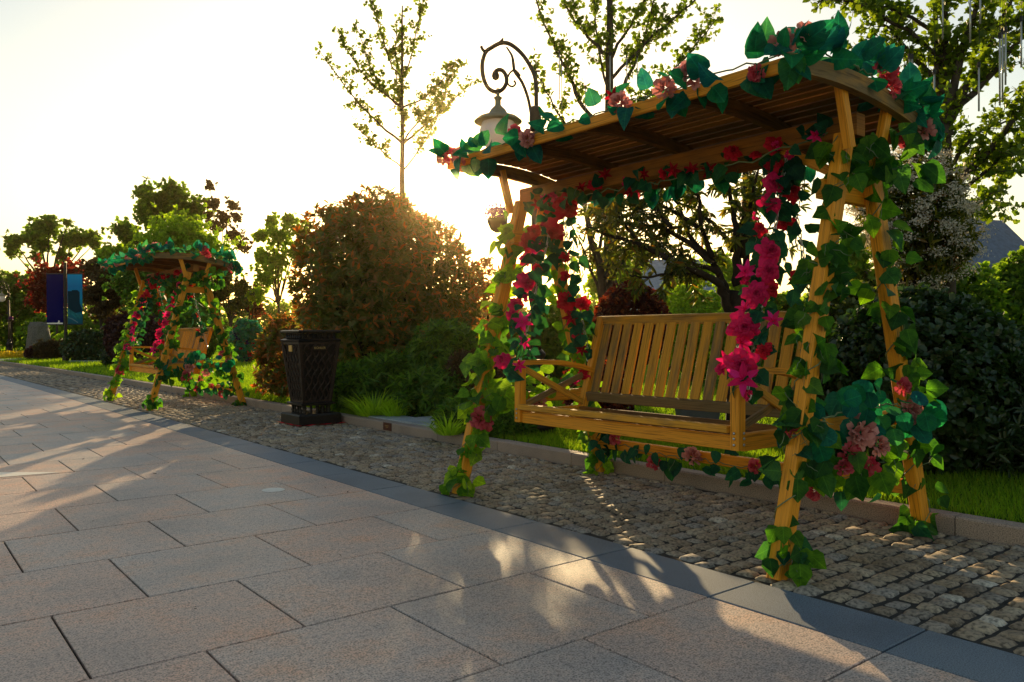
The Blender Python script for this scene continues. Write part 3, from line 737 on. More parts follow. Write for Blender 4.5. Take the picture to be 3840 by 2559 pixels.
garland('ivy_garland', 'ivy garland wound thickly round the far back leg of the larger swing', GI, p,
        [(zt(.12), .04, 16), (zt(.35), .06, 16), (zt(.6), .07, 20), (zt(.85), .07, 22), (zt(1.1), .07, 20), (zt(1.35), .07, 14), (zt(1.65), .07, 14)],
        M['backlitivy'], T_IVY, (.06, .10), (), .07, .6, .5, .003, .15, (.055, 7))
# roof garlands
fy = lambda y: (y-RY0)/(RY1-RY0)
p = [(RX0-.02, RY0, roof_z(RX0)+.05), (RX0-.03, 2.6, roof_z(RX0)+.05), (RX0-.02, 3.5, roof_z(RX0)+.045), (RX0-.02, RY1+.02, roof_z(RX0)+.04)]
garland('flower_garland', 'teal leaves and dusty pink blooms along the front roof edge of the larger swing', GC, p,
        [(0, .03, 12), (.07, .03, 6), (.13, .03, 6), (.20, .02, 6), (.27, .02, 6), (.34, .02, 5), (.45, .03, 3), (.55, .02, 2), (.62, .03, 4), (.70, .03, 8), (.84, .03, 8), (.92, .02, 6), (.97, .02, 8)],
        M['tealleaf'], T_HEART, (.075, .135),
        [('ruffle', .015, (-.01, 0, .05), .05), ('ruffle', .20, (-.03, 0, .03), .058), ('ruffle', .255, (-.03, 0, .0), .05), ('deepruffle', .06, (-.03, 0, -.05), .035), ('ruffle', .37, (-.03, 0, .0), .05), ('redlily', .40, (0, 0, .06), .05), ('ruffle', .66, (-.03, 0, -.03), .045), ('deepruffle', .72, (0, 0, .05), .035), ('ruffle', .93, (-.03, 0, -.01), .05), ('deepruffle', .99, (0, 0, .03), .05), ('ruffle', 1.0, (-.03, 0, .02), .05)],
        .05, .7, .05, .004)
xs_ = [RX0, 3.3, 3.55, 3.8, 4.05, RX1]
p = [(x, RY0+.02, roof_z(x)+.085) for x in xs_]
garland('flower_garland', 'teal leaf and pink bloom garland over the near arched roof end of the larger swing', GC, p,
        [(.05, .04, 8), (.2, .05, 8), (.38, .03, 6), (.55, .03, 11), (.68, .03, 6), (.8, .05, 14), (.93, .04, 16)],
        M['tealleaf'], T_HEART, (.07, .14),
        [('ruffle', .06, (0, -.02, .05), .05), ('deepruffle', .22, (0, -.01, .07), .045), ('deepruffle', .62, (0, -.03, .03), .06), ('deepruffle', .66, (0, -.03, -.03), .05), ('ruffle', .95, (0, -.03, -.10), .055)],
        .05, .5, -.25, .004)
p = [(RX1+.02, RY0, roof_z(RX1)+.03), (RX1+.03, 2.5, roof_z(RX1)+.0), (RX1+.03, 3.4, roof_z(RX1)), (RX1+.02, RY1, roof_z(RX1))]
garland('flower_garland', 'leaf garland drooping from the back roof edge of the larger swing', GC, p,
        [(0, .03, 14), (.25, .03, 4), (.5, .03, 4), (.62, .025, 7), (.72, .025, 8), (.95, .04, 6)],
        M['tealleaf'], T_HEART, (.075, .14), [('deepruffle', .5, (0, 0, -.05), .04), ('deepruffle', .80, (0, 0, -.03), .04), ('deepruffle', .03, (-.03, 0, -.05), .05)], .055, .6, .8, .004)
# drooping bunch of leaves at the near end of the beam, under the roof
p = [(3.84, YN-.04, 2.02), (3.88, YN-.06, 1.9), (3.90, YN-.05, 1.75)]
garland('leaf_bunch', 'dense dark leaf bunch under the near roof end of the larger swing', GS, p, [(.2, .2, 22), (.7, .2, 16)], M['ivyleaf'], T_HEART, (.08, .13), (), .12, .6, .6, .003, .4)
# flowers under the roof beam
p = [(3.60, YN+.10, 2.0), (3.58, 2.5, 1.955), (3.58, 3.1, 1.94), (3.58, 3.7, 1.94), (3.62, YF-.05, 1.96)]
fl = []
for k in range(19):
    fl.append((random.choice(['redlily', 'rose', 'sprig', 'redlily', 'lily']), (k+.5)/19+random.gauss(0, .01), (random.gauss(-.03, .03), 0, random.gauss(0, .03)), random.uniform(.035, .055)))
garland('flower_garland', 'red lily garland hanging under the roof beam of the larger swing', 'red flower garlands under the swing roofs', p,
        [(k/12, .03, 5) for k in range(13)], M['deepleaf'], T_IVY, (.055, .09), fl, .05, .6, .5, .004)
# roses down the chains
def sub(c, q): return [c[1], c[1].lerp(c[0], .35)+Vector((-.02, q, 0)), c[1].lerp(c[0], .7)+Vector((-.03, -q, 0)), c[0]+Vector((-.03, 0, .02))]
def tz(c, z): return (c[1].z-z)/(c[1].z-c[0].z)
c = CH['nf']
garland('rose_garland', 'red roses and magenta lilies down the near front chain of the larger swing', GR, sub(c, .03),
        [(t, .04, 8) for t in (.06, .16, .28, .38, .48, .57, .66, .75, .85, .95)], M['deepleaf'], T_IVY, (.055, .10),
        [('rose', tz(c, 1.98), (-.05, .05, .03), .05), ('rose', tz(c, 1.90), (-.03, .04, 0), .05), ('magrose', tz(c, 1.80), (-.05, .0, 0), .058), ('magrose', tz(c, 1.69), (-.05, -.01, 0), .06), ('sprig', tz(c, 1.63), (-.06, .05, 0), .035),
         ('rose', tz(c, 1.56), (-.04, .02, 0), .045), ('magrose', tz(c, 1.44), (-.06, -.06, 0), .068), ('lily', tz(c, 1.345), (-.06, .07, 0), .065), ('magrose', tz(c, 1.34), (-.06, -.06, .0), .062), ('sprig', tz(c, 1.30), (-.06, .07, 0), .04),
         ('magrose', tz(c, 1.225), (-.07, -.01, 0), .072), ('rose', tz(c, 1.25), (-.02, -.05, 0), .05), ('lily', tz(c, 1.15), (-.05, .06, 0), .055), ('magrose', tz(c, 1.065), (-.08, .03, 0), .085), ('lily', tz(c, 1.09), (-.03, -.09, 0), .055),
         ('lily', tz(c, .985), (-.06, .04, 0), .068), ('rose', tz(c, .955), (-.03, -.08, 0), .045), ('magrose', tz(c, .885), (-.08, -.01, 0), .082), ('lily', tz(c, .90), (-.06, .08, 0), .06), ('lily', tz(c, .815), (-.09, -.05, 0), .085), ('sprig', tz(c, .76), (-.05, -.06, -.03), .04), ('magrose', tz(c, .86), (-.05, .12, 0), .035)],
        .05, .7, .5, .004, .15)
c = CH['ff']
garland('rose_garland', 'garland of coral red roses down the far front chain of the larger swing', GR, sub(c, .03),
        [(t, .05, 8) for t in (.06, .16, .28, .38, .48, .57, .66, .75, .85, .95)], M['deepleaf'], T_IVY, (.06, .105),
        [('rose', .03, (-.05, -.02, -.03), .085), ('rose', .05, (-.03, -.14, -.03), .09), ('rose', .2, (-.03, .1, 0), .055), ('rose', .21, (-.05, -.14, 0), .09), ('rose', .25, (-.05, .11, -.02), .08), ('sprig', .17, (-.05, -.02, 0), .045), ('lily', .31, (-.05, .0, 0), .06), ('magrose', .36, (-.04, .09, 0), .05), ('rose', .42, (-.04, -.05, 0), .04),
         ('magrose', .50, (-.06, .02, 0), .08), ('rose', .46, (-.04, .10, 0), .04), ('sprig', .59, (-.05, -.02, 0), .055), ('magrose', .62, (-.05, .10, 0), .055), ('magrose', .68, (-.05, .12, 0), .05), ('lily', .72, (-.05, .0, 0), .075), ('redlily', .74, (-.04, .03, 0), .06), ('lily', .83, (-.04, -.05, 0), .06), ('magrose', .93, (-.06, .07, 0), .07), ('lily', .97, (-.03, -.08, .02), .05)],
        .07, .6, .5, .004, .1)
c = CH['fb']
garland('rose_garland', 'garland of small red roses down the far back chain of the larger swing', GR, sub(c, .02),
        [(t, .05, 7) for t in (.1, .25, .4, .55, .7, .85, .97)], M['deepleaf'], T_IVY, (.06, .10),
        [('rose', .38, (-.05, -.03, 0), .04), ('rose', .5, (-.04, .02, 0), .04), ('rose', .66, (-.05, .06, 0), .078), ('rose', .68, (-.04, -.09, 0), .06), ('redlily', .77, (-.05, .03, 0), .07), ('rose', .9, (-.04, 0, 0), .05), ('redlily', .98, (-.03, 0, 0), .05), ('rose', 1.0, (-.05, -.03, -.15), .055), ('sprig', 1.0, (-.05, .02, -.21), .04)],
        .06, .6, .55, .004)
c = CH['nb']
garland('rose_garland', 'dim red rose garland down the near back chain of the larger swing', GR, sub(c, .02),
        [(t, .05, 7) for t in (.1, .25, .4, .55, .7, .85)], M['deepleaf'], T_IVY, (.06, .10),
        [('rose', .1, (-.04, 0, 0), .06), ('rose', .2, (-.03, -.03, 0), .065), ('rose', .33, (-.04, .02, 0), .055), ('rose', .6, (-.03, .03, 0), .045), ('redlily', .8, (-.04, 0, 0), .05)],
        .06, .5, .5, .004)
# side and back rails
ys_ = YN-.01
p = [(3.12, ys_, .60), (3.45, ys_-.02, .68), (3.75, ys_-.02, .70), (4.05, ys_-.02, .68), (4.20, ys_, .62)]
garland('leaf_garland', 'big round teal leaves with dusty blooms on the near side rail of the larger swing', GS, p,
        [(.1, .05, 6), (.28, .04, 8), (.42, .04, 8), (.56, .05, 9), (.7, .05, 11), (.85, .06, 11), (.95, .04, 6)], M['tealleaf'], T_ROUND, (.075, .12),
        [('ruffle', .42, (-.02, -.05, -.10), .07), ('deepruffle', .36, (0, -.03, -.19), .05), ('ruffle', .62, (0, -.02, -.19), .05), ('ruffle', .92, (0, -.03, .01), .045), ('ruffle', .90, (0, -.03, -.06), .045), ('deepruffle', .82, (0, -.03, .10), .04), ('deepruffle', .05, (0, .03, .0), .05), ('deepruffle', .55, (0, -.01, -.28), .045)],
        .10, .7, .55, .004)
p = [(3.2, ys_, .56), (3.5, ys_-.01, .43), (3.85, ys_-.01, .40), (4.15, ys_, .52)]
garland('leaf_garland', 'dark trailing leaves hanging low between the near legs of the larger swing', GS, p,
        [(.15, .06, 10), (.4, .08, 9), (.65, .08, 9), (.9, .05, 8)], M['ivyleaf'], T_IVY, (.07, .12), [('deepruffle', .3, (0, -.03, -.0), .04)], .08, .5, .8, .003, .2)
p = [(4.25, YF-.1, .27), (4.235, 3.8, .22), (4.235, 3.2, .22), (4.235, 2.6, .22), (4.25, YN+.1, .26)]
garland('leaf_garland', 'trailing leaves with small blooms along the back rail of the larger swing', GS, p,
        [(.02, .03, 14), (.15, .04, 7), (.3, .04, 8), (.45, .04, 8), (.6, .04, 8), (.75, .05, 8), (.9, .04, 8)], M['deepleaf'], T_HEART, (.07, .115),
        [('deepruffle', .08, (-.03, 0, .04), .045), ('deepruffle', .25, (-.03, 0, -.06), .045), ('ruffle', .40, (-.03, 0, .02), .06), ('deepruffle', .62, (-.03, 0, .02), .04), ('deepruffle', .8, (-.03, 0, -.08), .05)], .07, .5, .7, .003, .1)
yf_ = YF+.01
p = [(3.12, yf_, .62), (3.4, yf_-.08, .70), (3.7, yf_-.05, .66), (4.0, yf_-.02, .62), (4.18, yf_, .62)]
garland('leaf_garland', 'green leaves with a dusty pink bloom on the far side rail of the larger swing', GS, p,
        [(.08, .05, 14), (.22, .06, 16), (.4, .06, 14), (.6, .08, 12), (.85, .06, 10)], M['backlitivy'], T_ROUND, (.075, .125),
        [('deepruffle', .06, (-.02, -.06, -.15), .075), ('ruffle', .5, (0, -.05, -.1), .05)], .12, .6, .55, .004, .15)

# ------------------------------------------------------------------ the second swing down the walk
REL = {'larger': 'smaller'}
for o in list(SWING):
    c = copy_tree(o, Vector((.01, 10.04, 0)))
    c['label'] = c['label'].replace('the larger', 'the distant').replace('larger', 'distant').replace('nearer of the two', 'farther of the two')

# ------------------------------------------------------------------ trees and shrubs
def smooth(pts, k=4, jit=0.0):
    pts = [Vector(p) for p in pts]; out = []
    for i in range(len(pts)-1):
        p0, p1, p2, p3 = pts[max(0, i-1)], pts[i], pts[i+1], pts[min(len(pts)-1, i+2)]
        for q in range(k):
            t = q/k; t2, t3 = t*t, t*t*t
            out.append(.5*((2*p1)+(-p0+p2)*t+(2*p0-5*p1+4*p2-p3)*t2+(-p0+3*p1-3*p2+p3)*t3) + Vector(RS.randn(3)*jit))
    out.append(pts[-1]); return out
class Tree:
    def __init__(s): s.w = MB(); s.P = []; s.D = []
    def limb(s, pts, r0, r1, n=7, jit=.006):
        q = smooth(pts, 5, jit); L = len(q)-1
        s.w.tube(q, [r0+(r1-r0)*(i/L)**.8 for i in range(L+1)], n); return q
    def twigs(s, q, start=.25, every=.12, ln=(.15, .45), r=.006, up=.5, step=.05, spread=1.0, depth=0, lump=1.0):
        d = 0; L = sum((q[i+1]-q[i]).length for i in range(len(q)-1)); acc = 0; nxt = start*L
        for i in range(len(q)-1):
            seg = (q[i+1]-q[i]); l = seg.length
            while nxt < acc+l:
                p = q[i]+seg*((nxt-acc)/l); t = nxt/L
                dr = (seg.normalized()*.5+Vector(rdir(1)[0])*spread+Vector((0, 0, up))).normalized()
                tl = random.uniform(*ln)*(1.15-.6*t)
                pts = [p]; c = p; dd = dr
                for k in range(4):
                    dd = (dd+Vector(rdir(1)[0])*.22+Vector((0, 0, up*.12))).normalized(); c = c+dd*tl/4; pts.append(c)
                s.w.tube(pts, [r, r*.8, r*.6, r*.45, r*.25], 4)
                m = max(1, int(tl/step))
                for k in range(m):
                    if random.random() < lump:
                        f = (k+random.random())/m*.999*4; a = int(f); s.P.append(pts[a].lerp(pts[a+1], f-a)); s.D.append(dd)
                if depth: s.twigs(pts, .3, every*.8, (ln[0]*.5, ln[1]*.5), r*.6, up, step, spread, depth-1, lump)
                nxt += every*random.uniform(.6, 1.4)
            acc += l
def tree_finish(t, T, bark, leafm, tmpl, size, per, spread=1.0, jit=.35, nrm_bias=None, drop=0.0, name='crown'):
    T.w.build('trunk', bark, t, True)
    if T.P:
        P = np.array([tuple(p) for p in T.P]); D = np.array([tuple(d) for d in T.D])
        ps, ax, nr = shoots(P, D, per, spread, jit)
        ps = ps + RS.randn(*ps.shape)*size[0]*.35
        if drop: ax = unit(ax)+np.array([0, 0, -drop])
        leaf_object(name, leafm, t, ps, ax, nr, size[0]+(size[1]-size[0])*RS.rand(len(ps)), tmpl)
RT = Vector(_R0)                      # to the right across the view; used only to read offsets off the photo
FW = Vector((math.sin(_y), math.cos(_y), 0))
def offs(base, dx, z, dd=0): return Vector((base.x, base.y, 0)) + RT*dx + FW*dd + Vector((0, 0, z))

def ginkgo(label, base, trunk_top, r0, limbs, seed, size=(.045, .07), every=.1, ln=(.12, .4), lean=0, group='young ginkgo trees', per=4, leafm='ginkgo', step=.045):
    random.seed(seed); RS.seed(seed)
    t = thing('ginkgo_tree', label, 'tree', (base.x, base.y, LZ), group)
    T = Tree()
    q = T.limb([offs(base, 0, LZ-.1), offs(base, .01, trunk_top*.35), offs(base, lean*.5, trunk_top*.7), offs(base, lean, trunk_top)], r0, .012, 10, .004)
    T.twigs(q[len(q)//2:], .2, every*1.6, ln, .006, .5, step)
    for (z0, r, pts) in limbs:
        dd = random.uniform(-.3, .3)
        L = [offs(base, lean*z0/trunk_top, z0)] + [offs(base, dx, z, dd*(k+1)/len(pts)*(1+abs(dx))) for k, (dx, z) in enumerate(pts)]
        q = T.limb(L, r, .006, 6, .008); T.twigs(q, .22, every, ln, .005, .45, step)
    tree_finish(t, T, M['bark'], M[leafm], T_FAN, size, per, 1.2, .5)
    return t
k = 119/132.
b14 = at(925, 15.5)
def z1(z): return EYE+(z-EYE)/k
lm = [(4.37, .03, [(-.45, 4.75), (-.9, 5.25), (-1.28, 5.78)]), (4.37, .028, [(.45, 4.75), (.8, 5.15), (1.22, 5.62)]), (4.40, .022, [(.3, 4.8), (.62, 5.3), (1.0, 5.95)]), (4.99, .025, [(-.3, 5.25), (-.55, 5.75), (-.78, 6.45)]),
      (4.99, .022, [(.4, 5.2), (.7, 5.55), (.95, 5.95)]), (5.5, .02, [(-.2, 5.8), (-.42, 6.5), (-.55, 7.0)]), (5.5, .02, [(.15, 5.8), (.28, 6.4), (.42, 7.05)]), (3.9, .02, [(.35, 4.3), (.6, 4.7), (.8, 5.2)]), (5.0, .018, [(-.4, 5.3), (-.7, 5.6), (-.98, 6.1)]), (3.95, .016, [(-.3, 4.2), (-.7, 4.6), (-.85, 4.8)]), (4.7, .014, [(-.06, 5.3), (-.1, 5.9), (-.09, 6.4)])]
lm = [(z1(z), r, [(x/k, z1(q)) for x, q in pts]) for z, r, pts in lm]
ginkgo('thin young ginkgo rising behind the tall reddish bush', b14, z1(6.75), .10, lm, 21, (.06, .09), .066, (.10, .36), .03, per=4, step=.05)
b10 = at(1400, 10.2)
lm = [(3.55, .035, [(-.33, 3.96), (-.48, 4.35), (-.62, 4.63), (-.86, 5.23), (-1.0, 5.8)]), (4.55, .03, [(-.25, 4.8), (-.51, 5.17), (-.72, 5.7)]), (4.5, .028, [(.22, 4.85), (.44, 5.23), (.7, 6.0)]), (3.85, .034, [(.25, 4.3), (.44, 4.75), (.60, 5.3), (.75, 6.0)]),
      (4.25, .026, [(.5, 4.75), (1.03, 5.2), (1.35, 5.55)]), (3.6, .026, [(.5, 4.05), (.9, 4.45), (1.34, 4.95)]), (3.3, .02, [(-.45, 3.6), (-.75, 4.0), (-.95, 4.4)]), (3.2, .02, [(-.2, 3.3), (-.45, 3.35), (-.75, 3.55)]), (3.2, .016, [(.2, 3.35), (.35, 3.5), (.6, 3.75)]), (4.0, .02, [(-.1, 4.6), (-.15, 5.2), (-.2, 5.9)]), (2.9, .018, [(-.4, 3.1), (-.6, 3.3), (-.8, 3.6)])]
ginkgo('ginkgo with ascending limbs standing behind the roof of the larger swing', b10, 7.2, .12, lm, 22, (.05, .075), .062, (.14, .42), .02, per=4)
b65 = at(2178, 6.6)
X3 = lambda x: (x-1800)*.3232/280
Z3 = lambda y: EYE+(772-y*.3232)/280
def lp(r, pts): return (Z3(pts[0][1]), r, [(X3(x), Z3(y)) for x, y in pts[1:]])
lm = [lp(.05, [(1790, 1000), (1765, 700), (1755, 300), (1770, -100), (1700, -500)]), lp(.045, [(1800, 830), (1850, 420), (1930, 60), (1990, -300)]), lp(.05, [(1800, 900), (1990, 610), (2110, 430), (2351, 20), (2500, -200)]), lp(.035, [(1820, 880), (2110, 545), (2351, 210), (2560, 0)]),
      lp(.04, [(1800, 1400), (2090, 1060), (2351, 740), (2600, 500)]), lp(.025, [(1800, 1520), (2150, 1410), (2351, 1230), (2600, 1150)]), lp(.025, [(1770, 950), (1560, 640), (1400, 420), (1320, 200)]), lp(.028, [(1780, 700), (1600, 400), (1450, 130), (1300, -120)]), lp(.02, [(1760, 480), (1520, 260), (1180, 110), (1000, 60), (830, 100)]),
      lp(.02, [(1740, 300), (1480, 100), (1150, -20), (900, -80)]), lp(.022, [(1800, 1250), (1920, 1050), (2030, 950), (2250, 900)]), lp(.02, [(1770, 600), (1900, 350), (2150, 250), (2351, 290)]), lp(.02, [(1800, 1150), (1700, 1000), (1600, 850)]), lp(.018, [(1770, 200), (1700, 0), (1500, -250)]), lp(.022, [(1800, 1450), (2000, 1300), (2351, 1010), (2600, 950)]),
      lp(.018, [(1800, 1380), (1960, 1200), (2060, 1180), (2240, 1040)]), lp(.016, [(1800, 1600), (2050, 1500), (2300, 1480)])]
tg = ginkgo('spreading dark-limbed ginkgo hung with light tubes behind the right end of the larger swing', b65, 3.9, .085, lm, 23, (.045, .07), .052, (.14, .48), -.02, per=4)

# light tubes hanging in the trees
def hang_tube(u, v0, v1, d, label, bu):
    p = at(u, d); za, zb = zat(v0, d), zat(v1, d)
    t = thing('light_tube', label, 'light tube', (p.x, p.y, zb), 'clear light tubes hanging in the ginkgo trees')
    b = MB(); b.tube([(p.x, p.y, zb), (p.x, p.y, za)], .0065, 8); b.build('tube', M['tube'], t, True)
    b = MB(); b.tube([(p.x, p.y, za), (p.x, p.y, za+.04)], .012, 8); b.tube([(p.x, p.y, za+.04), (p.x+.01, p.y, za+bu)], .002, 4); b.build('cap_and_cord', M['iron'], t)
for (u, v0, v1, d, lab) in ((2090, 145, 200, 6.2, 'bright light tube against foliage above the back roof corner, left of a pair'), (2096, 145, 212, 6.3, 'bright light tube above the back roof corner, right of a pair'), (2133, 225, 312, 6.1, 'pale light tube just above the white blossom shrub'), (2147, 180, 305, 6.2, 'longer pale light tube beside the ginkgo trunk above the white blossoms'),
                            (2166, 0, 100, 6.3, 'light tube high against the ginkgo trunk at the top edge'), (2229, 0, 108, 5.9, 'dark light tube at the top edge right of the ginkgo trunk'), (2252, 0, 65, 6.0, 'shorter dark light tube at the top edge right of the ginkgo trunk'), (2249, 165, 265, 6.0, 'dark light tube hanging below the big forked ginkgo limb'),
                            (2297, 98, 252, 5.9, 'thick dark light tube against open sky near the right edge'), (2303, 90, 240, 6.05, 'light tube close behind the thick dark one near the right edge'), (2310, 85, 205, 5.8, 'shorter light tube right of the thick dark pair'), (2346, 60, 165, 6.1, 'reddish light tube at the extreme right edge of the picture')):
    hang_tube(u, v0, v1, d, lab, .35)
for (u, v0, v1, lab) in ((1288, 130, 235, 'thin light tube left of the middle ginkgo trunk, highest of its group'), (1293, 155, 255, 'thin light tube left of the middle ginkgo trunk, lower of two'), (1347, 210, 262, 'thin light tube low beside the middle ginkgo trunk'), (1404, 135, 240, 'thin light tube against the middle ginkgo trunk'), (1442, 140, 205, 'thin light tube right of the middle ginkgo trunk, left of two'), (1466, 140, 200, 'thin light tube right of the middle ginkgo trunk, right of two')):
    hang_tube(u, v0, v1, 9.9, lab, .3)

# many-stemmed evergreen behind the bench
random.seed(31); RS.seed(31)
bm = at(1695, 7.6); dm = 7.6; pm = FPX/dm
t = thing('multi_stem_tree', 'many-stemmed evergreen tree with dark spreading stems behind the larger bench', 'tree', (bm.x, bm.y, LZ))
T = Tree()
MX = lambda x: (x-1850)*.254/pm
MZ = lambda y: EYE+(404.4-y*.254)/pm
def stem(r, pts, dd, tw=True, start=.3, every=.1):
    L = [offs(bm, MX(x), MZ(y), dd*i/(len(pts)-1)) for i, (x, y) in enumerate(pts)]
    q = T.limb(L, r, max(.006, r*.22), 7, .006)
    if tw: T.twigs(q, start, every, (.15, .42), .005, .15, .05, 1.0, 1, .8)
T.limb([offs(bm, 0, LZ-.1), offs(bm, .0, .7), offs(bm, 0, 1.1), offs(bm, .01, 1.45)], .115, .085, 10, .003)
T.limb([offs(bm, .14, LZ-.1, .2), offs(bm, .13, .9, .2), offs(bm, .14, 1.7, .2), offs(bm, .16, 2.7, .3)], .05, .03, 8, .003)
for r, dd, pts in ((.05, -.3, [(1800, 1480), (1700, 1210), (1590, 1100), (1200, 930), (930, 810), (650, 730), (450, 640)]), (.022, -.4, [(1600, 1105), (1300, 1060), (1000, 1100), (820, 1090)]), (.045, .2, [(1800, 1330), (1690, 1050), (1590, 870), (1430, 690), (1390, 500), (1290, 300)]), (.03, .3, [(1700, 1050), (1500, 960), (1250, 880), (1000, 800), (700, 820)]),
                   (.045, -.2, [(1840, 1150), (1820, 850), (1790, 500), (1720, 250), (1650, 0)]), (.045, .4, [(1870, 1100), (1880, 850), (1960, 600), (2030, 300), (2080, 50)]), (.035, -.5, [(1900, 1120), (1990, 1000), (2100, 780), (2250, 550)]), (.03, .5, [(1640, 950), (1240, 650), (900, 570), (700, 510), (520, 430)]), (.03, -.4, [(1620, 900), (1500, 640), (1460, 400), (1300, 250), (1100, 150)]),
                   (.03, .6, [(1820, 850), (1700, 600), (1560, 400), (1500, 150)]), (.03, -.6, [(1880, 900), (1900, 600), (1880, 350), (1900, 100)]), (.025, .7, [(1500, 640), (1200, 400), (950, 300), (700, 250)]), (.022, -.6, [(1000, 830), (800, 620), (640, 420), (560, 250)]), (.022, .5, [(1400, 1010), (1200, 800), (1050, 600), (900, 400)]), (.025, -.3, [(1850, 700), (1950, 400), (2150, 200), (2300, 100)]), (.025, .3, [(1250, 640), (1150, 450), (1050, 250), (900, 80)])):
    stem(r, pts, dd)
T.w.build('trunk', M['barkdark'], t, True)
P = np.array([tuple(p) for p in T.P]); D = np.array([tuple(d) for d in T.D])
ps, ax, nr = shoots(P, D, 4, 1.0, .3); ax = unit(ax)+np.array([0, 0, -.75])
leaf_object('crown', M['multi'], t, ps, ax, nr, .07+.06*RS.rand(len(ps)), T_LANCE)
idx = RS.choice(len(P), 34, False)
Q = np.repeat(P[idx], 26, 0)+RS.randn(34*26, 3)*[.045, .045, .022]+[0, 0, .05]
leaf_object('blossom', M['whitebloom'], t, Q, rdir(len(Q)), rdir(len(Q)), .018, T_DIAM)

LUMP = {}
def blob(c, r, n, seed, amp=.35, k=5, shell=.45, zmin=.02, top=0.0, nl=14):
    rs = np.random.RandomState(seed); L = unit(rs.randn(nl, 3)); h = rs.rand(nl)
    u = unit(RS.randn(n, 3)); f = np.max(h[None]*np.exp(k*(u@L.T-1)), 1)
    rad = (1-amp)+amp*1.25*f
    rr = (1-shell*RS.rand(n)**1.7)*rad
    P = np.asarray(c)+u*rr[:, None]*np.asarray(r); ok = P[:, 2] > zmin
    return P[ok], u[ok], rr[ok]/rad[ok]
def bush(name, label, cat, c, r, n, leafm, tmpl, size, per=7, seed=1, amp=.35, shell=.45, up=.45, spread=1.0, stems=24, stem_r=.014, group=None, jit=.25, k=5, bark='twig', rndf=None, along=.05, zmin=None, trunk=None, nl=14):
    RS.seed(seed); random.seed(seed)
    base = Vector((c[0], c[1], LZ)); t = thing(name, label, cat, base, group)
    P, u, q = blob(c, r, n, seed, amp, k, shell, LZ+.03 if zmin is None else zmin, nl=nl)
    D = u*.75+np.array([0, 0, up])+RS.randn(len(u), 3)*.3
    ps, ax, nr = shoots(P, D, per, spread, jit, along)
    rnd = RS.rand(len(ps)) if rndf is None else rndf(np.repeat(q, per), np.repeat(u, per, 0), RS.rand(len(ps)))
    leaf_object('foliage', M[leafm], t, ps, ax, nr, size[0]+(size[1]-size[0])*RS.rand(len(ps)), tmpl, rnd)
    b = MB()
    if trunk: b.tube(smooth([base+Vector((0, 0, -.1)), base+Vector((.02, .01, trunk[1]*.5)), base+Vector((0, .02, trunk[1]))], 4, .01), [trunk[0]]*9, 9)
    s0 = base+Vector((0, 0, trunk[1]-.02 if trunk else -.05))
    for i in RS.choice(len(P), min(stems, len(P)), False):
        e = Vector(P[i]); m = s0.lerp(e, .5)+Vector((0, 0, -.05+.15*random.random()))
        b.tube(smooth([s0+Vector((random.gauss(0, .05), random.gauss(0, .05), 0))*(0 if trunk else 1), m, e], 4, .012), [stem_r*(1-.8*j/8) for j in range(9)], 5)
    b.build('trunk' if trunk else 'stems', M[bark], t, True)
    return t
def C(u, d, z): q = at(u, d); return (q.x, q.y, z)
# tall photinia: reddish new growth outside, green within
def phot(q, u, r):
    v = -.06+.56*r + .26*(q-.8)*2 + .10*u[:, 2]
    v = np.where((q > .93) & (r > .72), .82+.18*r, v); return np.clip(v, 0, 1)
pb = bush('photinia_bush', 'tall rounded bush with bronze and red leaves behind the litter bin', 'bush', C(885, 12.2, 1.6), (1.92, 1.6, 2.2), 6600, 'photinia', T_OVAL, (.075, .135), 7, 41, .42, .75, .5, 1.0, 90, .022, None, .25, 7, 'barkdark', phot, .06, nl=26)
bush('photinia_bush', 'low orange tipped shoots of bush at the left of the litter bin', 'bush', C(650, 12.2, .75), (.5, .6, .75), 620, 'photinia', T_OVAL, (.08, .13), 7, 42, .3, .5, .5, 1.0, 16, .012, None, .25, 6, 'barkdark', lambda q, u, r: np.clip(.05+.6*r+.3*(q > .9)*(r > .6), 0, 1))
bush('photinia_bush', 'orange lit bush right of the tall bronze bush, behind the far front swing leg', 'bush', C(1110, 13.6, 1.2), (.85, .8, 1.55), 620, 'photinia', T_OVAL, (.08, .13), 7, 43, .35, .5, .5, 1.0, 24, .016, None, .25, 6, 'barkdark', lambda q, u, r: np.clip(.3+.75*r, 0, 1))
# shrubs under it
bush('azalea_shrub', 'bushy green shrub in front of the tall bronze bush', 'shrub', C(1020, 10.4, .75), (.66, .55, .66), 800, 'azalea', T_OVAL, (.06, .10), 8, 44, .3, .45, .6, 1.1, 20)
bush('azalea_shrub', 'dull brown green shrub between the green shrub and the far swing leg', 'shrub', C(1085, 9.8, .52), (.42, .5, .44), 700, 'brownbush', T_OVAL, (.06, .09), 7, 45, .3, .45, .5, 1.0, 16)
bush('ground_shrub', 'dark leafy low shrub just right of the litter bin', 'shrub', C(815, 10.35, .36), (.42, .5, .44), 520, 'azalea', T_LANCE, (.09, .15), 8, 46, .3, .5, .6, 1.1, 14)
bush('ground_shrub', 'dark leafy low shrub behind the bright grassy clump', 'shrub', C(905, 10.6, .42), (.6, .5, .5), 640, 'azalea', T_LANCE, (.09, .15), 8, 47, .3, .5, .6, 1.1, 14)
bush('ground_shrub', 'dark leafy low shrub behind the grey slabs', 'shrub', C(1000, 9.7, .34), (.55, .45, .36), 520, 'azalea', T_LANCE, (.09, .15), 8, 48, .3, .5, .6, 1.1, 14)
bush('ground_shrub', 'yellow green low bush on the lawn left of the litter bin', 'shrub', C(638, 14.3, .38), (.5, .55, .42), 800, 'lime', T_OVAL, (.04, .07), 7, 49, .35, .5, .6, 1.1, 14)
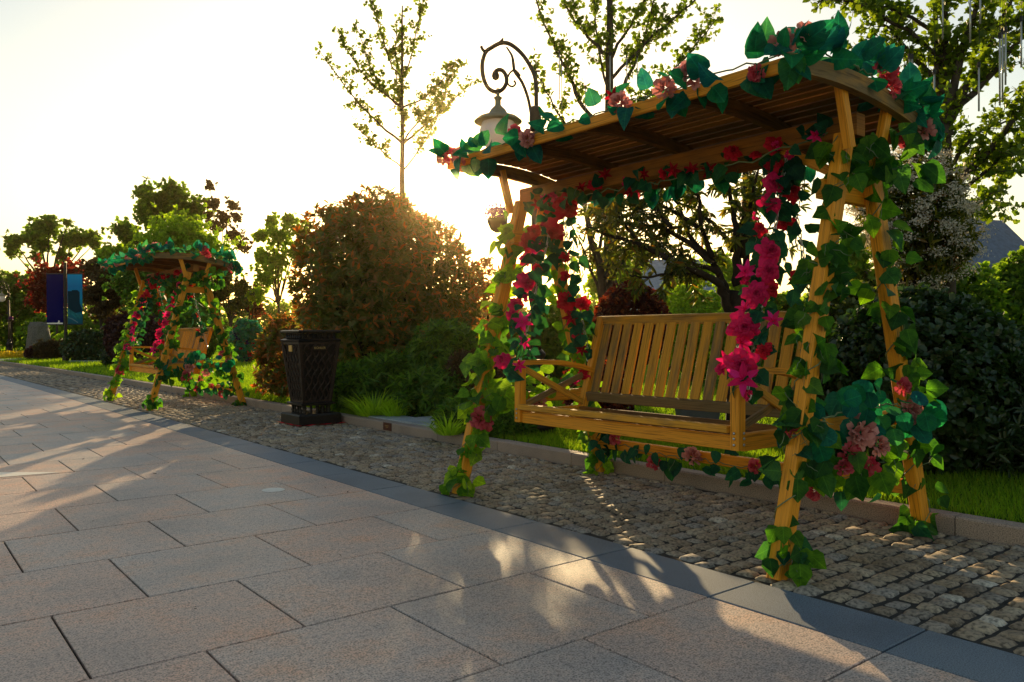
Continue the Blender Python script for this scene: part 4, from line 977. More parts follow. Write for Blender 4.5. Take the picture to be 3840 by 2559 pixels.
bush('ground_shrub', 'leafy low shrub beside the grey slabs behind the far front swing leg', 'shrub', C(1062, 8.05, .24), (.30, .34, .24), 420, 'azalea', T_LANCE, (.06, .10), 8, 50, .3, .5, .7, 1.1, 10)
bush('ground_shrub', 'low dark plants at the kerb below the left armrest of the larger bench', 'shrub', C(1165, 7.7, .18), (.3, .28, .17), 380, 'azalea', T_LANCE, (.05, .09), 8, 51, .3, .5, .7, 1.1, 10)
def clump(name, label, c, r, n, ln, leafm, seed, group=None):
    RS.seed(seed); t = thing(name, label, 'plant', (c[0], c[1], LZ), group)
    a = RS.rand(n)*6.28; q = np.sqrt(RS.rand(n))*r
    P = np.stack([c[0]+q*np.cos(a), c[1]+q*np.sin(a), np.full(n, LZ+.01)], 1)
    A = np.stack([.55*np.cos(a)*(q/r+.25)+RS.randn(n)*.22, .55*np.sin(a)*(q/r+.25)+RS.randn(n)*.22, np.ones(n)*.9], 1)
    Nn = np.stack([-np.cos(a), -np.sin(a), np.full(n, .4)], 1)*-1
    leaf_object('blades', M[leafm], t, P, A, Nn*-1, ln*(.6+.6*RS.rand(n)), T_BLADE); return t
clump('grassy_clump', 'bright lime grassy clump at the kerb, larger and nearer the bin', C(858, 9.6, 0), .20, 230, .30, 'lime', 52, 'lime grassy clumps')
clump('grassy_clump', 'bright lime grassy clump at the kerb, smaller and nearer the slabs', C(907, 9.45, 0), .13, 110, .24, 'lime', 53, 'lime grassy clumps')
clump('grassy_clump', 'small pale grassy tuft at the right end of the grey slabs', C(1030, 7.75, 0), .12, 110, .22, 'lime', 54)
# right side: white blossom shrub, dark shrub, conifer-like tree
bush('dark_shrub', 'large dark glossy shrub behind the near end of the larger swing', 'shrub', C(2110, 5.75, .72), (.80, .85, .80), 4600, 'darkshrub', T_ROUND6, (.04, .065), 7, 55, .22, .4, .5, 1.1, 30, zmin=.10)
bush('dark_shrub', 'lower dark shrub with pointed leaves at the right edge of the lawn', 'shrub', C(2390, 5.55, .50), (.72, .7, .52), 2200, 'darkshrub', T_LANCE, (.07, .11), 8, 56, .25, .45, .6, 1.1, 20, zmin=.10)
bw = bush('blossom_shrub', 'shrub covered in off white flower heads behind the back roof corner', 'shrub', C(2110, 6.3, 1.95), (.46, .5, .62), 1100, 'multi', T_LANCE, (.06, .10), 6, 57, .35, .6, .5, 1.1, 50, .014, zmin=.9, bark='barkdark', trunk=(.035, 1.0))
RS.seed(58); P, u, q = blob((wl(bw).x, wl(bw).y, 1.97), (.52, .56, .68), 230, 57, .35, 5, .25, .9)
n = 70; Q = np.repeat(P, n, 0)+RS.randn(len(P)*n, 3)*[.036, .036, .018]
leaf_object('blossom', M['whitebloom'], bw, Q, rdir(len(Q)), rdir(len(Q)), .013+.012*RS.rand(len(Q)), T_DIAM)
bush('round_tree', 'dense green tree at the right edge behind the dark shrub', 'tree', C(2365, 9.5, 1.35), (.75, .8, 1.05), 2600, 'fargreen', T_ROUND6, (.05, .085), 7, 59, .4, .45, .4, 1.1, 30, trunk=(.06, .6))
# behind the bench
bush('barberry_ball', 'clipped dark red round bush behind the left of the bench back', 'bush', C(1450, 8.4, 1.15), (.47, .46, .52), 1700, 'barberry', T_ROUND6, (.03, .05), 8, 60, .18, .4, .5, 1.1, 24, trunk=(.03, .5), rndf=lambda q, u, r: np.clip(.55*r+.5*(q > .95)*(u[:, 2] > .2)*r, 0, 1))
bush('barberry_ball', 'low dark red bush behind the far back swing leg', 'bush', C(1370, 7.6, .5), (.35, .4, .42), 700, 'barberry', T_ROUND6, (.035, .055), 7, 61, .25, .45, .5, 1.1, 16)
bush('round_bush', 'sunlit pale green rounded bush beyond the bench, right of the dark red ball', 'bush', C(1600, 15.5, 1.05), (.78, .8, 1.02), 2200, 'farlime', T_ROUND6, (.05, .08), 7, 62, .25, .4, .4, 1.1, 24)
bush('round_bush', 'sunlit yellow green loose bush close left of the dark stems', 'bush', C(1690, 13.0, .95), (.5, .5, .72), 700, 'farlime', T_ROUND6, (.07, .11), 7, 63, .35, .5, .4, 1.1, 20)
bush('round_bush', 'small pale green bush directly behind the dark red ball', 'bush', C(1535, 19, 1.3), (.6, .6, .85), 900, 'farlime', T_ROUND6, (.06, .1), 7, 64, .25, .4, .4, 1.1, 20)
bush('hedge_bush', 'green loose bush beyond the bench right of the dark stems', 'bush', C(1790, 12.5, 1.0), (.8, .8, .8), 1500, 'fargreen', T_ROUND6, (.06, .1), 7, 65, .35, .5, .4, 1.1, 24)
bush('hedge_bush', 'green bush glimpsed between the far legs of the larger swing', 'bush', C(1290, 13.5, .85), (.9, .9, .95), 1500, 'fargreen', T_ROUND6, (.06, .1), 7, 66, .35, .5, .4, 1.1, 24)
# pale-barked trunk left of the many-stemmed tree
random.seed(67); RS.seed(67); bq = at(1392, 9.4)
t = thing('blossom_tree', 'slim grey trunked tree with hanging leaves left of the many-stemmed evergreen', 'tree', (bq.x, bq.y, LZ)); T = Tree()
q = T.limb([offs(bq, 0, LZ-.1), offs(bq, -.02, 1.0), offs(bq, -.05, 1.75), offs(bq, -.2, 2.3), offs(bq, -.3, 3.0)], .085, .02, 8)
for pts in ([(-.03, 1.7), (.12, 2.1), (.2, 2.6)], [(-.05, 1.5), (-.2, 1.9), (-.45, 2.4)], [(0, 1.6), (.25, 1.95), (.55, 2.2)], [(-.1, 2.0), (.02, 2.5), (.0, 2.9)]):
    q = T.limb([offs(bq, x, z, random.uniform(-.2, .2)) for x, z in pts], .025, .006, 6); T.twigs(q, .2, .09, (.15, .4), .005, .1, .05, 1, 1, .8)
tree_finish(t, T, M['bark'], M['multi'], T_LANCE, (.07, .12), 3, 1.0, .3, None, .7)

# ------------------------------------------------------------------ litter bin
BX, BY = 4.09, 9.02
binr = thing('litter_bin', 'black cast iron litter bin with lattice sides on a red cloth at the kerb', 'litter bin', (BX, BY, 0))
b = MB(); b.lathe((BX, BY, .012), [(.265, 0), (.265, .10), (.25, .118)], sq=True); b.build('base', M['iron'], binr)
for sx in (-1, 1):
    for sy in (-1, 1):
        b = MB(); b.lathe((BX+sx*.235, BY+sy*.235, 0), [(.035, 0), (.03, .012)], 8); b.build('foot', M['iron'], binr)
b = MB()
for k in range(5):
    for sx, sy in ((1, 0), (-1, 0), (0, 1), (0, -1)):
        q = -.15+.075*k; c = (BX+(sx*.165 if sx else q), BY+(sy*.165 if sy else q), .128)
        b.lathe(c, [(.022, 0), (.012, .012), (.02, .035), (.011, .06), (.017, .085), (.02, .10)], 8)
b.build('baluster_ring', M['iron'], binr, True)
b = MB(); b.lathe((BX, BY, .225), [(.195, 0), (.215, .012), (.215, .026), (.19, .036)], sq=True); b.build('lower_rim', M['iron'], binr)
b = MB(); b.lathe((BX, BY, .262), [(.148, 0), (.222, .70), (.222, .702)], sq=True); b.build('liner', M['iron'], binr)
H0, H1, W0, W1 = .262, .968, .168, .246
def bw_(z): return W0+(W1-W0)*(z-H0)/(H1-H0)
for (sx, sy) in ((0, -1), (-1, 0), (0, 1), (1, 0)):
    b = MB()
    def fp(s_, z, out=0):          # s_ in -1..1 across the face
        h = bw_(z); q = s_*h
        return Vector((BX+(sx*(h+out) if sx else q), BY+(sy*(h+out) if sy else q), z))
    for s_ in (-.94, .94): b.bar(fp(s_, H0), fp(s_, H1), .03, .014, (sx, sy, 0), .003)
    for z in (H0+.012, H1-.012, .86): 
        if z != .86: b.bar(fp(-.9, z), fp(.9, z), .012, .028, (0, 0, 1), .003)
    for kk in range(-4, 6):
        for sg in (1, -1):
            pts = []
            for i in range(29):
                z = H0+.02+(H1-H0-.04)*i/28; s_ = (-1+.4*kk + sg*0 + (i/28)*1.6*sg + (0 if sg > 0 else .8)) + .05*math.sin(i/28*6.28*4)
                if -.9 < s_ < .9: pts.append(fp(s_, z, .004 if sg > 0 else .0))
                elif len(pts) > 1: break
            if len(pts) > 2: b.tube(pts, .0085, 5)
    b.build('lattice_panel', M['brownmetal'], binr)
for sx in (-1, 1):
    for sy in (-1, 1):
        b = MB(); b.bar((BX+sx*W0, BY+sy*W0, H0), (BX+sx*W1, BY+sy*W1, H1), .03, .03, (1, 0, 0), .004); b.build('corner_post', M['brownmetal'], binr)
b = MB(); b.lathe((BX, BY, .965), [(.235, 0), (.262, .012), (.268, .03), (.24, .044)], sq=True); b.build('upper_rim', M['iron'], binr)
b = MB()
for k in range(7):
    for sx, sy in ((1, 0), (-1, 0), (0, 1), (0, -1)):
        q = -.19+.0633*k; b.lathe((BX+(sx*.215 if sx else q), BY+(sy*.215 if sy else q), 1.005), [(.012, 0), (.019, .02), (.01, .04), (.015, .06), (.015, .075)], 7)
b.lathe((BX, BY, 1.0), [(.19, 0), (.185, .07)], sq=True); b.build('top_gallery', M['iron'], binr)
b = MB(); b.lathe((BX, BY, 1.075), [(.25, 0), (.268, .01), (.268, .028), (.245, .036), (.16, .036), (.155, .0)], sq=True); b.build('top_rim', M['iron'], binr)
def text_mesh(body, size, m, parent, loc, rot, name):
    cu = bpy.data.curves.new(name, 'FONT'); cu.body = body; cu.size = size; cu.extrude = .001; cu.align_x = 'CENTER'; cu.align_y = 'CENTER'
    tmp = bpy.data.objects.new(name, cu); COL.objects.link(tmp)
    dg = bpy.context.evaluated_depsgraph_get(); me = bpy.data.meshes.new_from_object(tmp.evaluated_get(dg)); bpy.data.objects.remove(tmp)
    o = bpy.data.objects.new(name, me); COL.objects.link(o); me.materials.clear(); me.materials.append(m)
    o.parent = parent; o.location = Vector(loc)-wl(parent); o.rotation_euler = rot; return o
b = MB(); b.bar((BX-.075, BY-bw_(.90)-.012, .90), (BX+.075, BY-bw_(.90)-.012, .90), .012, .06, (0, 0, 1), .002); pl = b.build('name_plate', M['brownmetal'], binr)
text_mesh('KOHLER', .038, M['gold'], pl, (BX, BY-bw_(.90)-.0195, .90), (R_(90), 0, 0), 'lettering')
b = MB(); b.bar((BX-bw_(.90)-.012, BY-.045, .895), (BX-bw_(.90)-.012, BY+.045, .895), .012, .075, (0, 0, 1), .002); b.build('side_plate', M['gold'], binr)
# red cloth
b = MB(); G = []
for i in range(17):
    row = []
    for q in range(17):
        x, y = -.31+.62*i/16, -.31+.62*q/16; e = max(abs(x), abs(y))
        row.append((BX+.01+x*(1+.05*math.sin(q*1.7)), BY+y*(1+.05*math.sin(i*2.1)), .002+.0045*(1+math.sin(i*1.3+q*.9))*(e > .26)+.003))
    G.append(row)
b.grid(G); tag(b.build('ground_cloth', M['redcloth'], None, False, (BX, BY, 0)), 'rumpled red cloth lying under the litter bin', 'cloth')
# brown plaque on the kerb face
pk = thing('kerb_plaque', 'small brown plaque set in the kerb face near the grey slabs', 'plaque', (4.395, 7.72, .01))
b = MB(); b.bar((4.396, 7.65, .047), (4.396, 7.82, .047), .010, .084, (0, 0, 1), .001); b.build('plate', M['plaque'], pk)
b = MB()
for z, l in ((.055, .07), (.04, .05)): b.bar((4.3895, 7.735-l/2, z), (4.3895, 7.735+l/2, z), .002, .004, (0, 0, 1), 0)
b.build('lettering', M['gold'], pk)

# ------------------------------------------------------------------ street lamp
def lamp(base, label, s_=1.0):
    """pole at base; the scroll arm reaches to the left of the view"""
    t = thing('street_lamp', label, 'street lamp', (base.x, base.y, LZ), 'scroll arm street lamps')
    X = lambda x: (x-730)*.001467; Z = lambda y: 4.392-.001467*y
    pt = lambda x, y: offs(base, X(x), Z(y))
    b = MB(); c = (base.x, base.y, LZ-.02)
    b.lathe(c, [(.20, 0), (.20, .12), (.17, .15), (.15, .2), (.145, .55), (.16, .58), (.12, .66), (.085, .74), (.095, .78), (.095, .80), (.06, .84)], 20); b.build('pedestal', M['iron'], t, True)
    b = MB(); b.lathe((base.x, base.y, .86), [(.055, 0), (.05, .6), (.048, 1.2), (.052, 1.22), (.052, 1.26), (.045, 1.28), (.042, 2.1)], 14); b.build('pole', M['bronze'], t, True)
    b = MB()
    b.lathe(tuple(pt(730, 890)), [(.045, -.02), (.06, .0), (.05, .05), (.062, .09), (.058, .16), (.066, .2), (.045, .22)], 14)
    b.tube(smooth([pt(*q) for q in ((738, 870), (737, 700), (733, 560), (700, 470), (640, 380), (565, 318), (500, 308), (435, 340), (395, 372), (373, 450), (380, 540), (412, 610), (465, 638), (512, 618), (537, 570), (530, 522), (505, 492), (474, 492), (452, 518), (462, 545))], 4), .021, 8)
    b.tube(smooth([pt(*q) for q in ((537, 335), (572, 390), (582, 440), (592, 500), (640, 570), (678, 670), (698, 770), (712, 860))], 4), [.008+.008*min(1, i/8) for i in range(29)], 7)
    b.tube(smooth([pt(*q) for q in ((535, 560), (560, 510), (595, 492), (630, 530))], 4), .011, 6)
    b.tube(smooth([pt(*q) for q in ((535, 560), (552, 592), (578, 602), (598, 582), (586, 562))], 4), .011, 6)
    b.tube(smooth([pt(*q) for q in ((395, 372), (375, 350), (366, 330))], 4), [.02, .018, .017, .016, .016, .015, .014, .016, .018], 6)
    b.tube(smooth([pt(*q) for q in ((500, 308), (508, 290), (516, 272))], 3), [.03, .025, .02, .015, .012, .008, .004], 6)
    b.tube(smooth([pt(*q) for q in ((725, 520), (740, 500), (765, 500))], 3), .012, 6)
    cc = pt(463, 530); b.lathe(tuple(cc), [(.004, -.045), (.03, -.03), (.04, 0), (.03, .03), (.004, .045)], 10)
    b.build('scroll_arm', M['bronze'], t, True)
    c = pt(478, 820)
    b = MB(); b.lathe(tuple(c), [(.235, -.035), (.24, -.025), (.19, .015), (.10, .045), (.075, .09), (.04, .125), (.03, .135), (.03, .19), (.042, .2), (.04, .215), (.018, .225), (.018, .30)], 24); b.build('lamp_shade', M['shade'], t, True)
    b = MB(); b.lathe(tuple(c), [(.01, -.33), (.08, -.315), (.15, -.26), (.185, -.18), (.186, -.11), (.155, -.03), (.10, .0)], 24); b.build('globe', M['globe'], t, True)
    return t
l1 = lamp(at(1232, 8.0), 'bronze scroll arm street lamp with white globe behind the larger swing')
p2 = at(21, 42); l2 = copy_tree(l1, Vector((p2.x, p2.y, 0))-Vector((wl(l1).x, wl(l1).y, 0))); l2['label'] = 'distant street lamp at the left edge with its white globe half in view'
def basket(base, z, lab, dx):
    c = offs(base, dx, z); t = thing('flower_basket', lab, 'flower basket', c, 'flower baskets hung on the street lamps')
    b = MB(); b.lathe(tuple(c), [(.02, -.14), (.07, -.11), (.10, -.04), (.105, .0)], 12); b.tube([c+Vector((0, 0, .0)), offs(base, dx*.5, z+.12), offs(base, .0, z+.16)], .008, 5); b.build('basket', M['brownmetal'], t, True)
    Q = np.array(c)+unit(RS.randn(260, 3))*[.12, .12, .08]*(.5+.5*RS.rand(260, 1))+[0, 0, .05]
    leaf_object('flowers', M['purplebloom'], t, Q, rdir(260), rdir(260), .045, T_DIAM)
basket(at(1232, 8.0), 2.2, 'basket of purple flowers on the lamp beside the far front swing leg', -.38)
basket(p2, 1.95, 'basket of purple flowers on the distant lamp at the left edge', .1)

# grey ribbed box on the lawn behind the bench
gp = at(1602, 7.15, 0); gl = thing('lawn_box', 'grey ribbed plastic box on the lawn seen under the bench back', 'box', (gp.x, gp.y, LZ))
u_ = RT; f_ = Vector((-FW.x, -FW.y, 0))
def gb(x, y, z): return Vector((gp.x, gp.y, LZ+.02)) + RT*x + FW*y + Vector((0, 0, z))
b = MB(); bt = [gb(-.13, -.1, 0), gb(.13, -.1, 0), gb(.13, .1, 0), gb(-.13, .1, 0)]; tp = [gb(-.18, -.13, .30), gb(.18, -.13, .30), gb(.18, .13, .30), gb(-.18, .13, .30)]
n0 = 0; b.v = [tuple(q) for q in bt+tp]
for i in range(4): b.face([i, (i+1) % 4, 4+(i+1) % 4, 4+i])
b.face([3, 2, 1, 0]); b.face([4, 5, 6, 7]); b.build('body', M['greyplastic'], gl)
b = MB(); b.bar(gb(-.195, 0, .31), gb(.195, 0, .31), .29, .03, (0, 0, 1), .008); b.build('lid', M['greyplastic'], gl)
b = MB()
for k in range(19):
    x = -.125+.25*k/18; b.bar(gb(x*1.0, -.108, .03), gb(x*1.2, -.128, .20), .006, .012, tuple(-FW), .001)
b.build('ribs', M['iron'], gl)
# bollard light on the far lawn
bp = at(612, 22.5, LZ); bl = thing('bollard_light', 'short black and white bollard light on the lawn left of the litter bin', 'bollard light', bp)
b = MB(); b.lathe(bp, [(.07, 0), (.07, .10)], 12); b.build('foot', M['iron'], bl)
b = MB(); b.lathe(bp, [(.065, .10), (.065, .33)], 12); b.build('lens', M['globe'], bl)
b = MB(); b.lathe(bp, [(.08, .33), (.08, .39), (.04, .42)], 12); b.build('cap', M['iron'], bl)

# banner pole
def printmat():
    m, n, o = mat('city_print'); b_ = N(n, 'ShaderNodeBsdfPrincipled'); uv = N(n, 'ShaderNodeUVMap'); uv.uv_map = 'UVMap'
    sp = N(n, 'ShaderNodeSeparateXYZ'); n.links.new(uv.outputs[0], sp.inputs[0])
    r = ramp(n, [(.008, .08, .13), (.009, .14, .22), (.006, .24, .46), (.006, .18, .45), (.01, .30, .62)], [0, .28, .52, .75, 1]); n.links.new(sp.outputs['Y'], r.inputs[0]); n.links.new(r.outputs[0], b_.inputs['Base Color']); b_.inputs['Roughness'].default_value = .9; b_.inputs['Specular IOR Level'].default_value = .05
    n.links.new(b_.outputs[0], o.inputs[0]); return m
M['print'] = printmat(); M['printdark'] = plain('print_dark', (.004, .03, .05), .9, 0, .1, 9, .05); M['printteal'] = plain('print_teal', (.012, .14, .17), .9, 0, .5, 9, .05); M['printline'] = plain('print_line', (.12, .22, .26), .9, 0, .1, 9, .05)
d_ = 29.8; pb_ = at(151, d_); zt_, zb_ = zat(629, d_), zat(745, d_)
bt_ = thing('banner_pole', 'dark pole with a navy banner and a blue city picture banner', 'banner', (pb_.x, pb_.y, LZ))
b = MB(); b.lathe((pb_.x, pb_.y, LZ-.02), [(.13, 0), (.12, .25), (.06, .3), (.05, zat(606, d_))], 10); b.build('pole', M['iron'], bt_)
m_ = d_/FPX
def panel(x0, x1, mm, y_=0):
    b = MB(); b.grid([[offs(pb_, x0*m_, zb_, y_), offs(pb_, x1*m_, zb_, y_)], [offs(pb_, x0*m_, zt_, y_), offs(pb_, x1*m_, zt_, y_)]])
    v = [Vector(q)+FW*.02 for q in b.v]; n0 = len(b.v); b.v += [tuple(q) for q in v]; b.face([n0+2, n0+3, n0+1, n0]); 
    for a, c in ((0, 1), (1, 3), (3, 2), (2, 0)): b.face([a, n0+a, n0+c, c])
    return b.build('banner_panel', mm, bt_)
pn = panel(-43, -5, M['blue']); pp = panel(5, 39, M['print'])
for x0, x1 in ((-44, 0), (0, 40)):
    for z in (zt_, zb_):
        b = MB(); b.tube([offs(pb_, x0*m_, z), offs(pb_, x1*m_, z)], .02, 6); b.build('banner_arm', M['iron'], bt_)
def decal(pts, mm, par, nm, lift):
    b = MB(); b.v = [tuple(offs(pb_, x*m_, zb_+(zt_-zb_)*y, -lift)) for x, y in pts]; b.face(list(range(len(pts)))); b.build(nm, mm, par)
decal([(-42.5, .0), (-6, .0), (-6, .035), (-14, .035), (-13, .07), (-16, .085), (-17, .05), (-19, .035), (-42.5, .035)], M['white'], pn, 'white_strip', .006)
decal([(6, .33), (6, .66), (15, .66), (15, .68), (28, .68), (33, .64), (33, .42), (38, .30), (38, .25), (20, .22)], M['printdark'], pp, 'tower_print', .006)
decal([(6, .15), (6, .32), (14, .28), (20, .24), (30, .2), (38, .22), (38, .10), (24, .12), (14, .2)], M['printteal'], pp, 'greenery_print', .010)
decal([(6, .13), (6, .15), (16, .12), (30, .04), (28, .03), (15, .10)], M['printline'], pp, 'road_print', .010)

# ------------------------------------------------------------------ beds and rocks at the left
def ctag(o, lab, cat): return tag(o, lab, cat)
RS.seed(71)
q = at(14, 35.5, .14); P = np.stack([q.x+1.6*RS.randn(2600)*.6, q.y+2.2*RS.randn(2600)*.6, .10+.26*RS.rand(2600)], 1); P[:, :2] = np.array([(q.x, q.y)])+ (RS.rand(2600, 1)-.5)*np.array([[RT.x, RT.y]])*2.2 + (RS.rand(2600, 1)-.5)*np.array([[FW.x, FW.y]])*4
tag(leaf_object('yellow_flower_bed', M['yellowbloom'], None, P, rdir(2600), rdir(2600)*[.3, .3, 1], .11, T_DIAM, None, (q.x, q.y, 0)), 'bed of yellow flowers at the left edge beside the kerb', 'flowers', kind='stuff')
bush('low_shrub', 'dark purple flowering low shrub at the far left kerb', 'shrub', C(85, 33, .32), (.62, .5, .34), 900, 'purplebush', T_ROUND6, (.06, .09), 6, 72, stems=6)
bush('low_shrub', 'yellow green spiky shrub in front of the grey rock', 'shrub', C(155, 34, .75), (.55, .5, .55), 600, 'lime', T_LANCE, (.12, .22), 7, 73, stems=6)
bush('low_shrub', 'dull brown low shrub left of the banner pole', 'shrub', C(120, 32.5, .45), (.9, .6, .5), 900, 'brownbush', T_ROUND6, (.07, .1), 6, 74, stems=6)
RS.seed(75); rq = at(88, 36)
b = MB(); G = []
for i in range(11):
    z = LZ-.1+1.7*i/10; row = []
    for k in range(15):
        a = 2*math.pi*k/14; r = (.52-.2*(i/10))*(1+.10*math.sin(3*a+i*.4)+.06*math.sin(7*a+i))*(1 if i < 10 else .75)
        row.append((rq.x+r*math.cos(a)*1.15, rq.y+r*math.sin(a), z+.03*math.sin(5*a+i)))
    G.append(row)
b.grid(G, .5); b.face([150+k for k in range(14)]); tag(b.build('standing_rock', M['rock'], None, False, (rq.x, rq.y, 0)), 'grey standing rock behind the navy banner', 'rock')
b = MB(); 
def bx(u0, u1, d, z0, z1, dp):
    a = at((u0+u1)/2, d); hw = (u1-u0)/2/FPX*d
    b.bar(offs(a, -hw, (z0+z1)/2), offs(a, hw, (z0+z1)/2), dp, z1-z0, (0, 0, 1), .02)
bx(165, 232, 29.5, .07, .16, .5); tag(b.build('stone_slab', M['slab'], None, False, tuple(at(198, 29.5))), 'pale blue stone slab on the lawn left of the banner pole base', 'slab')
b = MB(); bx(-30, 48, 32.5, .03, .14, .5); tag(b.build('stone_slab', M['white'], None, False, tuple(at(10, 32.5))), 'white edging stone below the yellow flower bed', 'slab')
b = MB(); bx(88, 135, 34.5, .3, .62, .6); tag(b.build('stone_slab', M['slab'], None, False, tuple(at(110, 34.5))), 'blue grey stone block in front of the standing rock', 'slab')

# ------------------------------------------------------------------ trees beyond
GT = 'trees beyond the far swing'
def clump_tree(name, label, base, trunk_r, fork, clumps, leafm, size, n_per, seed, group=None, bark='bark', tmpl=T_ROUND6):
    """clumps: (dx, z, r, dd) leaf masses, each carried by its own limb"""
    random.seed(seed); RS.seed(seed)
    t = thing(name, label, 'tree', (base.x, base.y, LZ), group); T = Tree()
    T.limb([offs(base, 0, LZ-.1), offs(base, .02, fork*.5), offs(base, 0, fork)], trunk_r, trunk_r*.75, 9)
    fz = 1.5 if group == GT else 1
    size = (size[0]*fz, size[1]*fz); n_per = n_per*2.1/fz**2; trunk_r = trunk_r*fz
    P_ = []; D_ = []
    for (dx, z, r, dd) in clumps:
        e = offs(base, dx, z, dd); m = offs(base, dx*.45, fork+(z-fork)*.5-.05*abs(dx), dd*.5)
        T.limb([offs(base, 0, fork*.9), m, e], trunk_r*.5, .012, 6, .02)
        r *= 1.5; P, u, q = blob(e, (r, r, r*.85), int(n_per*.5*r*r), seed+int(100*abs(dx)+z*7), .75, 9, .85, .1, nl=12); P = P+RS.randn(*P.shape)*r*.10*(RS.rand(len(P), 1) < .35)*2
        P_.append(P); D_.append(u*.7+np.array([0, 0, .4])+RS.randn(len(u), 3)*.4)
        for i in RS.choice(len(P), min(len(P), 7), False): T.w.tube([e, e.lerp(Vector(P[i]), .55)+Vector((0, 0, -.04)), Vector(P[i])], [.012, .009, .004], 4)
    T.w.build('trunk', M[bark], t, True)
    P, D = np.concatenate(P_), np.concatenate(D_); ps, ax, nr = shoots(P, D, 6, 1.0, .3, .06)
    leaf_object('crown', M[leafm], t, ps, ax, nr, size[0]+(size[1]-size[0])*RS.rand(len(ps)), tmpl)
    return t
def px(d, pts):
    """(u, v, radius px, dd) on the photo -> clump list relative to a base column u0"""
    u0, L = pts[0], pts[1:]
    return [((u-u0)/FPX*d, zat(v, d), r/FPX*d, dd) for (u, v, r, dd) in L]
clump_tree('clipped_tree', 'bright green clipped dome tree right behind the roof of the distant swing', at(410, 32), .07, 2.86, px(32, (410, (410, 575, 88, 0), (350, 590, 55, .3), (470, 590, 55, -.3), (410, 545, 60, 0), (375, 560, 55, .2), (450, 560, 55, 0))), 'farlime', (.07, .12), 620, 81, GT)
clump_tree('tall_tree', 'tallest leafy tree above the distant swing with clumpy crown', at(385, 40), .11, 4.16, px(40, (385, (405, 450, 42, 0), (440, 480, 34, .5), (370, 470, 34, -.4), (335, 440, 24, 0), (340, 500, 32, .3), (290, 530, 30, 0), (445, 520, 32, -.5), (400, 505, 40, .6), (325, 475, 18, .2), (300, 555, 30, .3), (460, 550, 26, 0))), 'fargreen', (.10, .17), 420, 82, GT)
clump_tree('thin_tree', 'thin brownish tree with sparse leaves right of the tallest tree', at(505, 38), .05, 3.90, px(38, (505, (485, 430, 14, 0), (490, 470, 20, .2), (535, 470, 16, 0), (520, 500, 20, -.2), (545, 500, 14, .2), (500, 520, 24, 0), (540, 540, 26, 0), (555, 565, 22, .2), (478, 495, 14, .1))), 'brownbush', (.07, .12), 330, 83, GT)
clump_tree('pale_tree', 'pale green tree between the distant swing and the tall bronze bush', at(640, 33), .06, 2.60, px(33, (640, (625, 510, 20, 0), (665, 505, 26, .2), (605, 545, 26, 0), (645, 545, 34, -.2), (600, 590, 28, .2), (690, 530, 26, .3), (640, 600, 40, .1), (610, 640, 34, 0), (680, 580, 36, .4), (590, 680, 26, 0))), 'farlime', (.07, .12), 420, 84, GT)
clump_tree('wide_tree', 'wide umbrella shaped tree with bare forks at the far left', at(110, 48), .14, 3.77, px(48, (110, (35, 555, 26, 0), (65, 545, 26, .5), (95, 530, 30, 0), (125, 520, 28, -.5), (150, 550, 30, .6), (180, 550, 26, 0), (205, 545, 22, .3), (105, 565, 24, -.3), (25, 575, 18, .2), (220, 560, 14, 0), (140, 585, 16, .2), (80, 590, 14, .2), (158, 512, 10, 0))), 'fargreen', (.12, .19), 240, 85, GT)
clump_tree('red_maple', 'dark red maple behind the banners', at(130, 40), .07, 2.08, px(40, (130, (90, 660, 30, 0), (115, 630, 32, 0), (150, 625, 34, .4), (180, 630, 26, 0), (85, 690, 22, .2), (130, 665, 40, .3), (175, 665, 30, .3), (100, 700, 24, .4))), 'redmaple', (.08, .14), 520, 86, GT)
clump_tree('rounded_tree', 'dark green tree at the left edge behind the distant lamp', at(25, 52), .12, 2.21, px(52, (25, (10, 660, 36, 0), (45, 650, 34, 0), (80, 660, 30, .5), (-20, 650, 40, 0), (25, 690, 46, .3), (75, 700, 40, .3), (-30, 700, 50, 0), (100, 650, 26, .5))), 'fargreen', (.14, .22), 260, 87, GT)
clump_tree('rounded_tree', 'brownish green tree just left of the distant swing roof', at(232, 33), .06, 1.69, px(33, (232, (215, 620, 32, 0), (245, 635, 34, 0), (228, 670, 40, .2), (260, 680, 34, .3), (205, 680, 30, .2), (235, 715, 40, .2))), 'brownbush', (.07, .12), 520, 88, GT)
clump_tree('rounded_tree', 'light green tree peeping out left above the distant swing roof', at(255, 37), .06, 2.60, px(37, (255, (250, 580, 26, 0), (235, 590, 22, .2), (275, 580, 26, .3), (260, 610, 34, .2))), 'farlime', (.08, .14), 420, 89, GT)
clump_tree('rounded_tree', 'dense mid green tree seen through the middle of the distant swing', at(380, 30), .07, 1.30, px(30, (380, (300, 660, 44, 0), (350, 640, 50, .2), (400, 650, 50, 0), (440, 660, 44, .2), (330, 700, 50, .3), (390, 705, 56, .2), (450, 715, 44, .3), (300, 630, 36, .3))), 'azalea', (.06, .11), 560, 90, GT)
clump_tree('rounded_tree', 'olive green tree right of the distant swing posts', at(530, 31), .06, 1.56, px(31, (530, (520, 635, 34, 0), (550, 660, 30, .2), (505, 680, 36, .1), (545, 700, 34, .2), (520, 610, 22, 0), (500, 640, 28, .3))), 'evergreen', (.06, .10), 480, 91, GT)
clump_tree('rounded_tree', 'small reddish tree left of the tall bronze bush', at(575, 34), .05, 1.56, px(34, (575, (575, 680, 26, 0), (590, 660, 18, .2), (565, 700, 24, .2), (585, 710, 24, .3))), 'barberry', (.06, .10), 460, 92, GT)
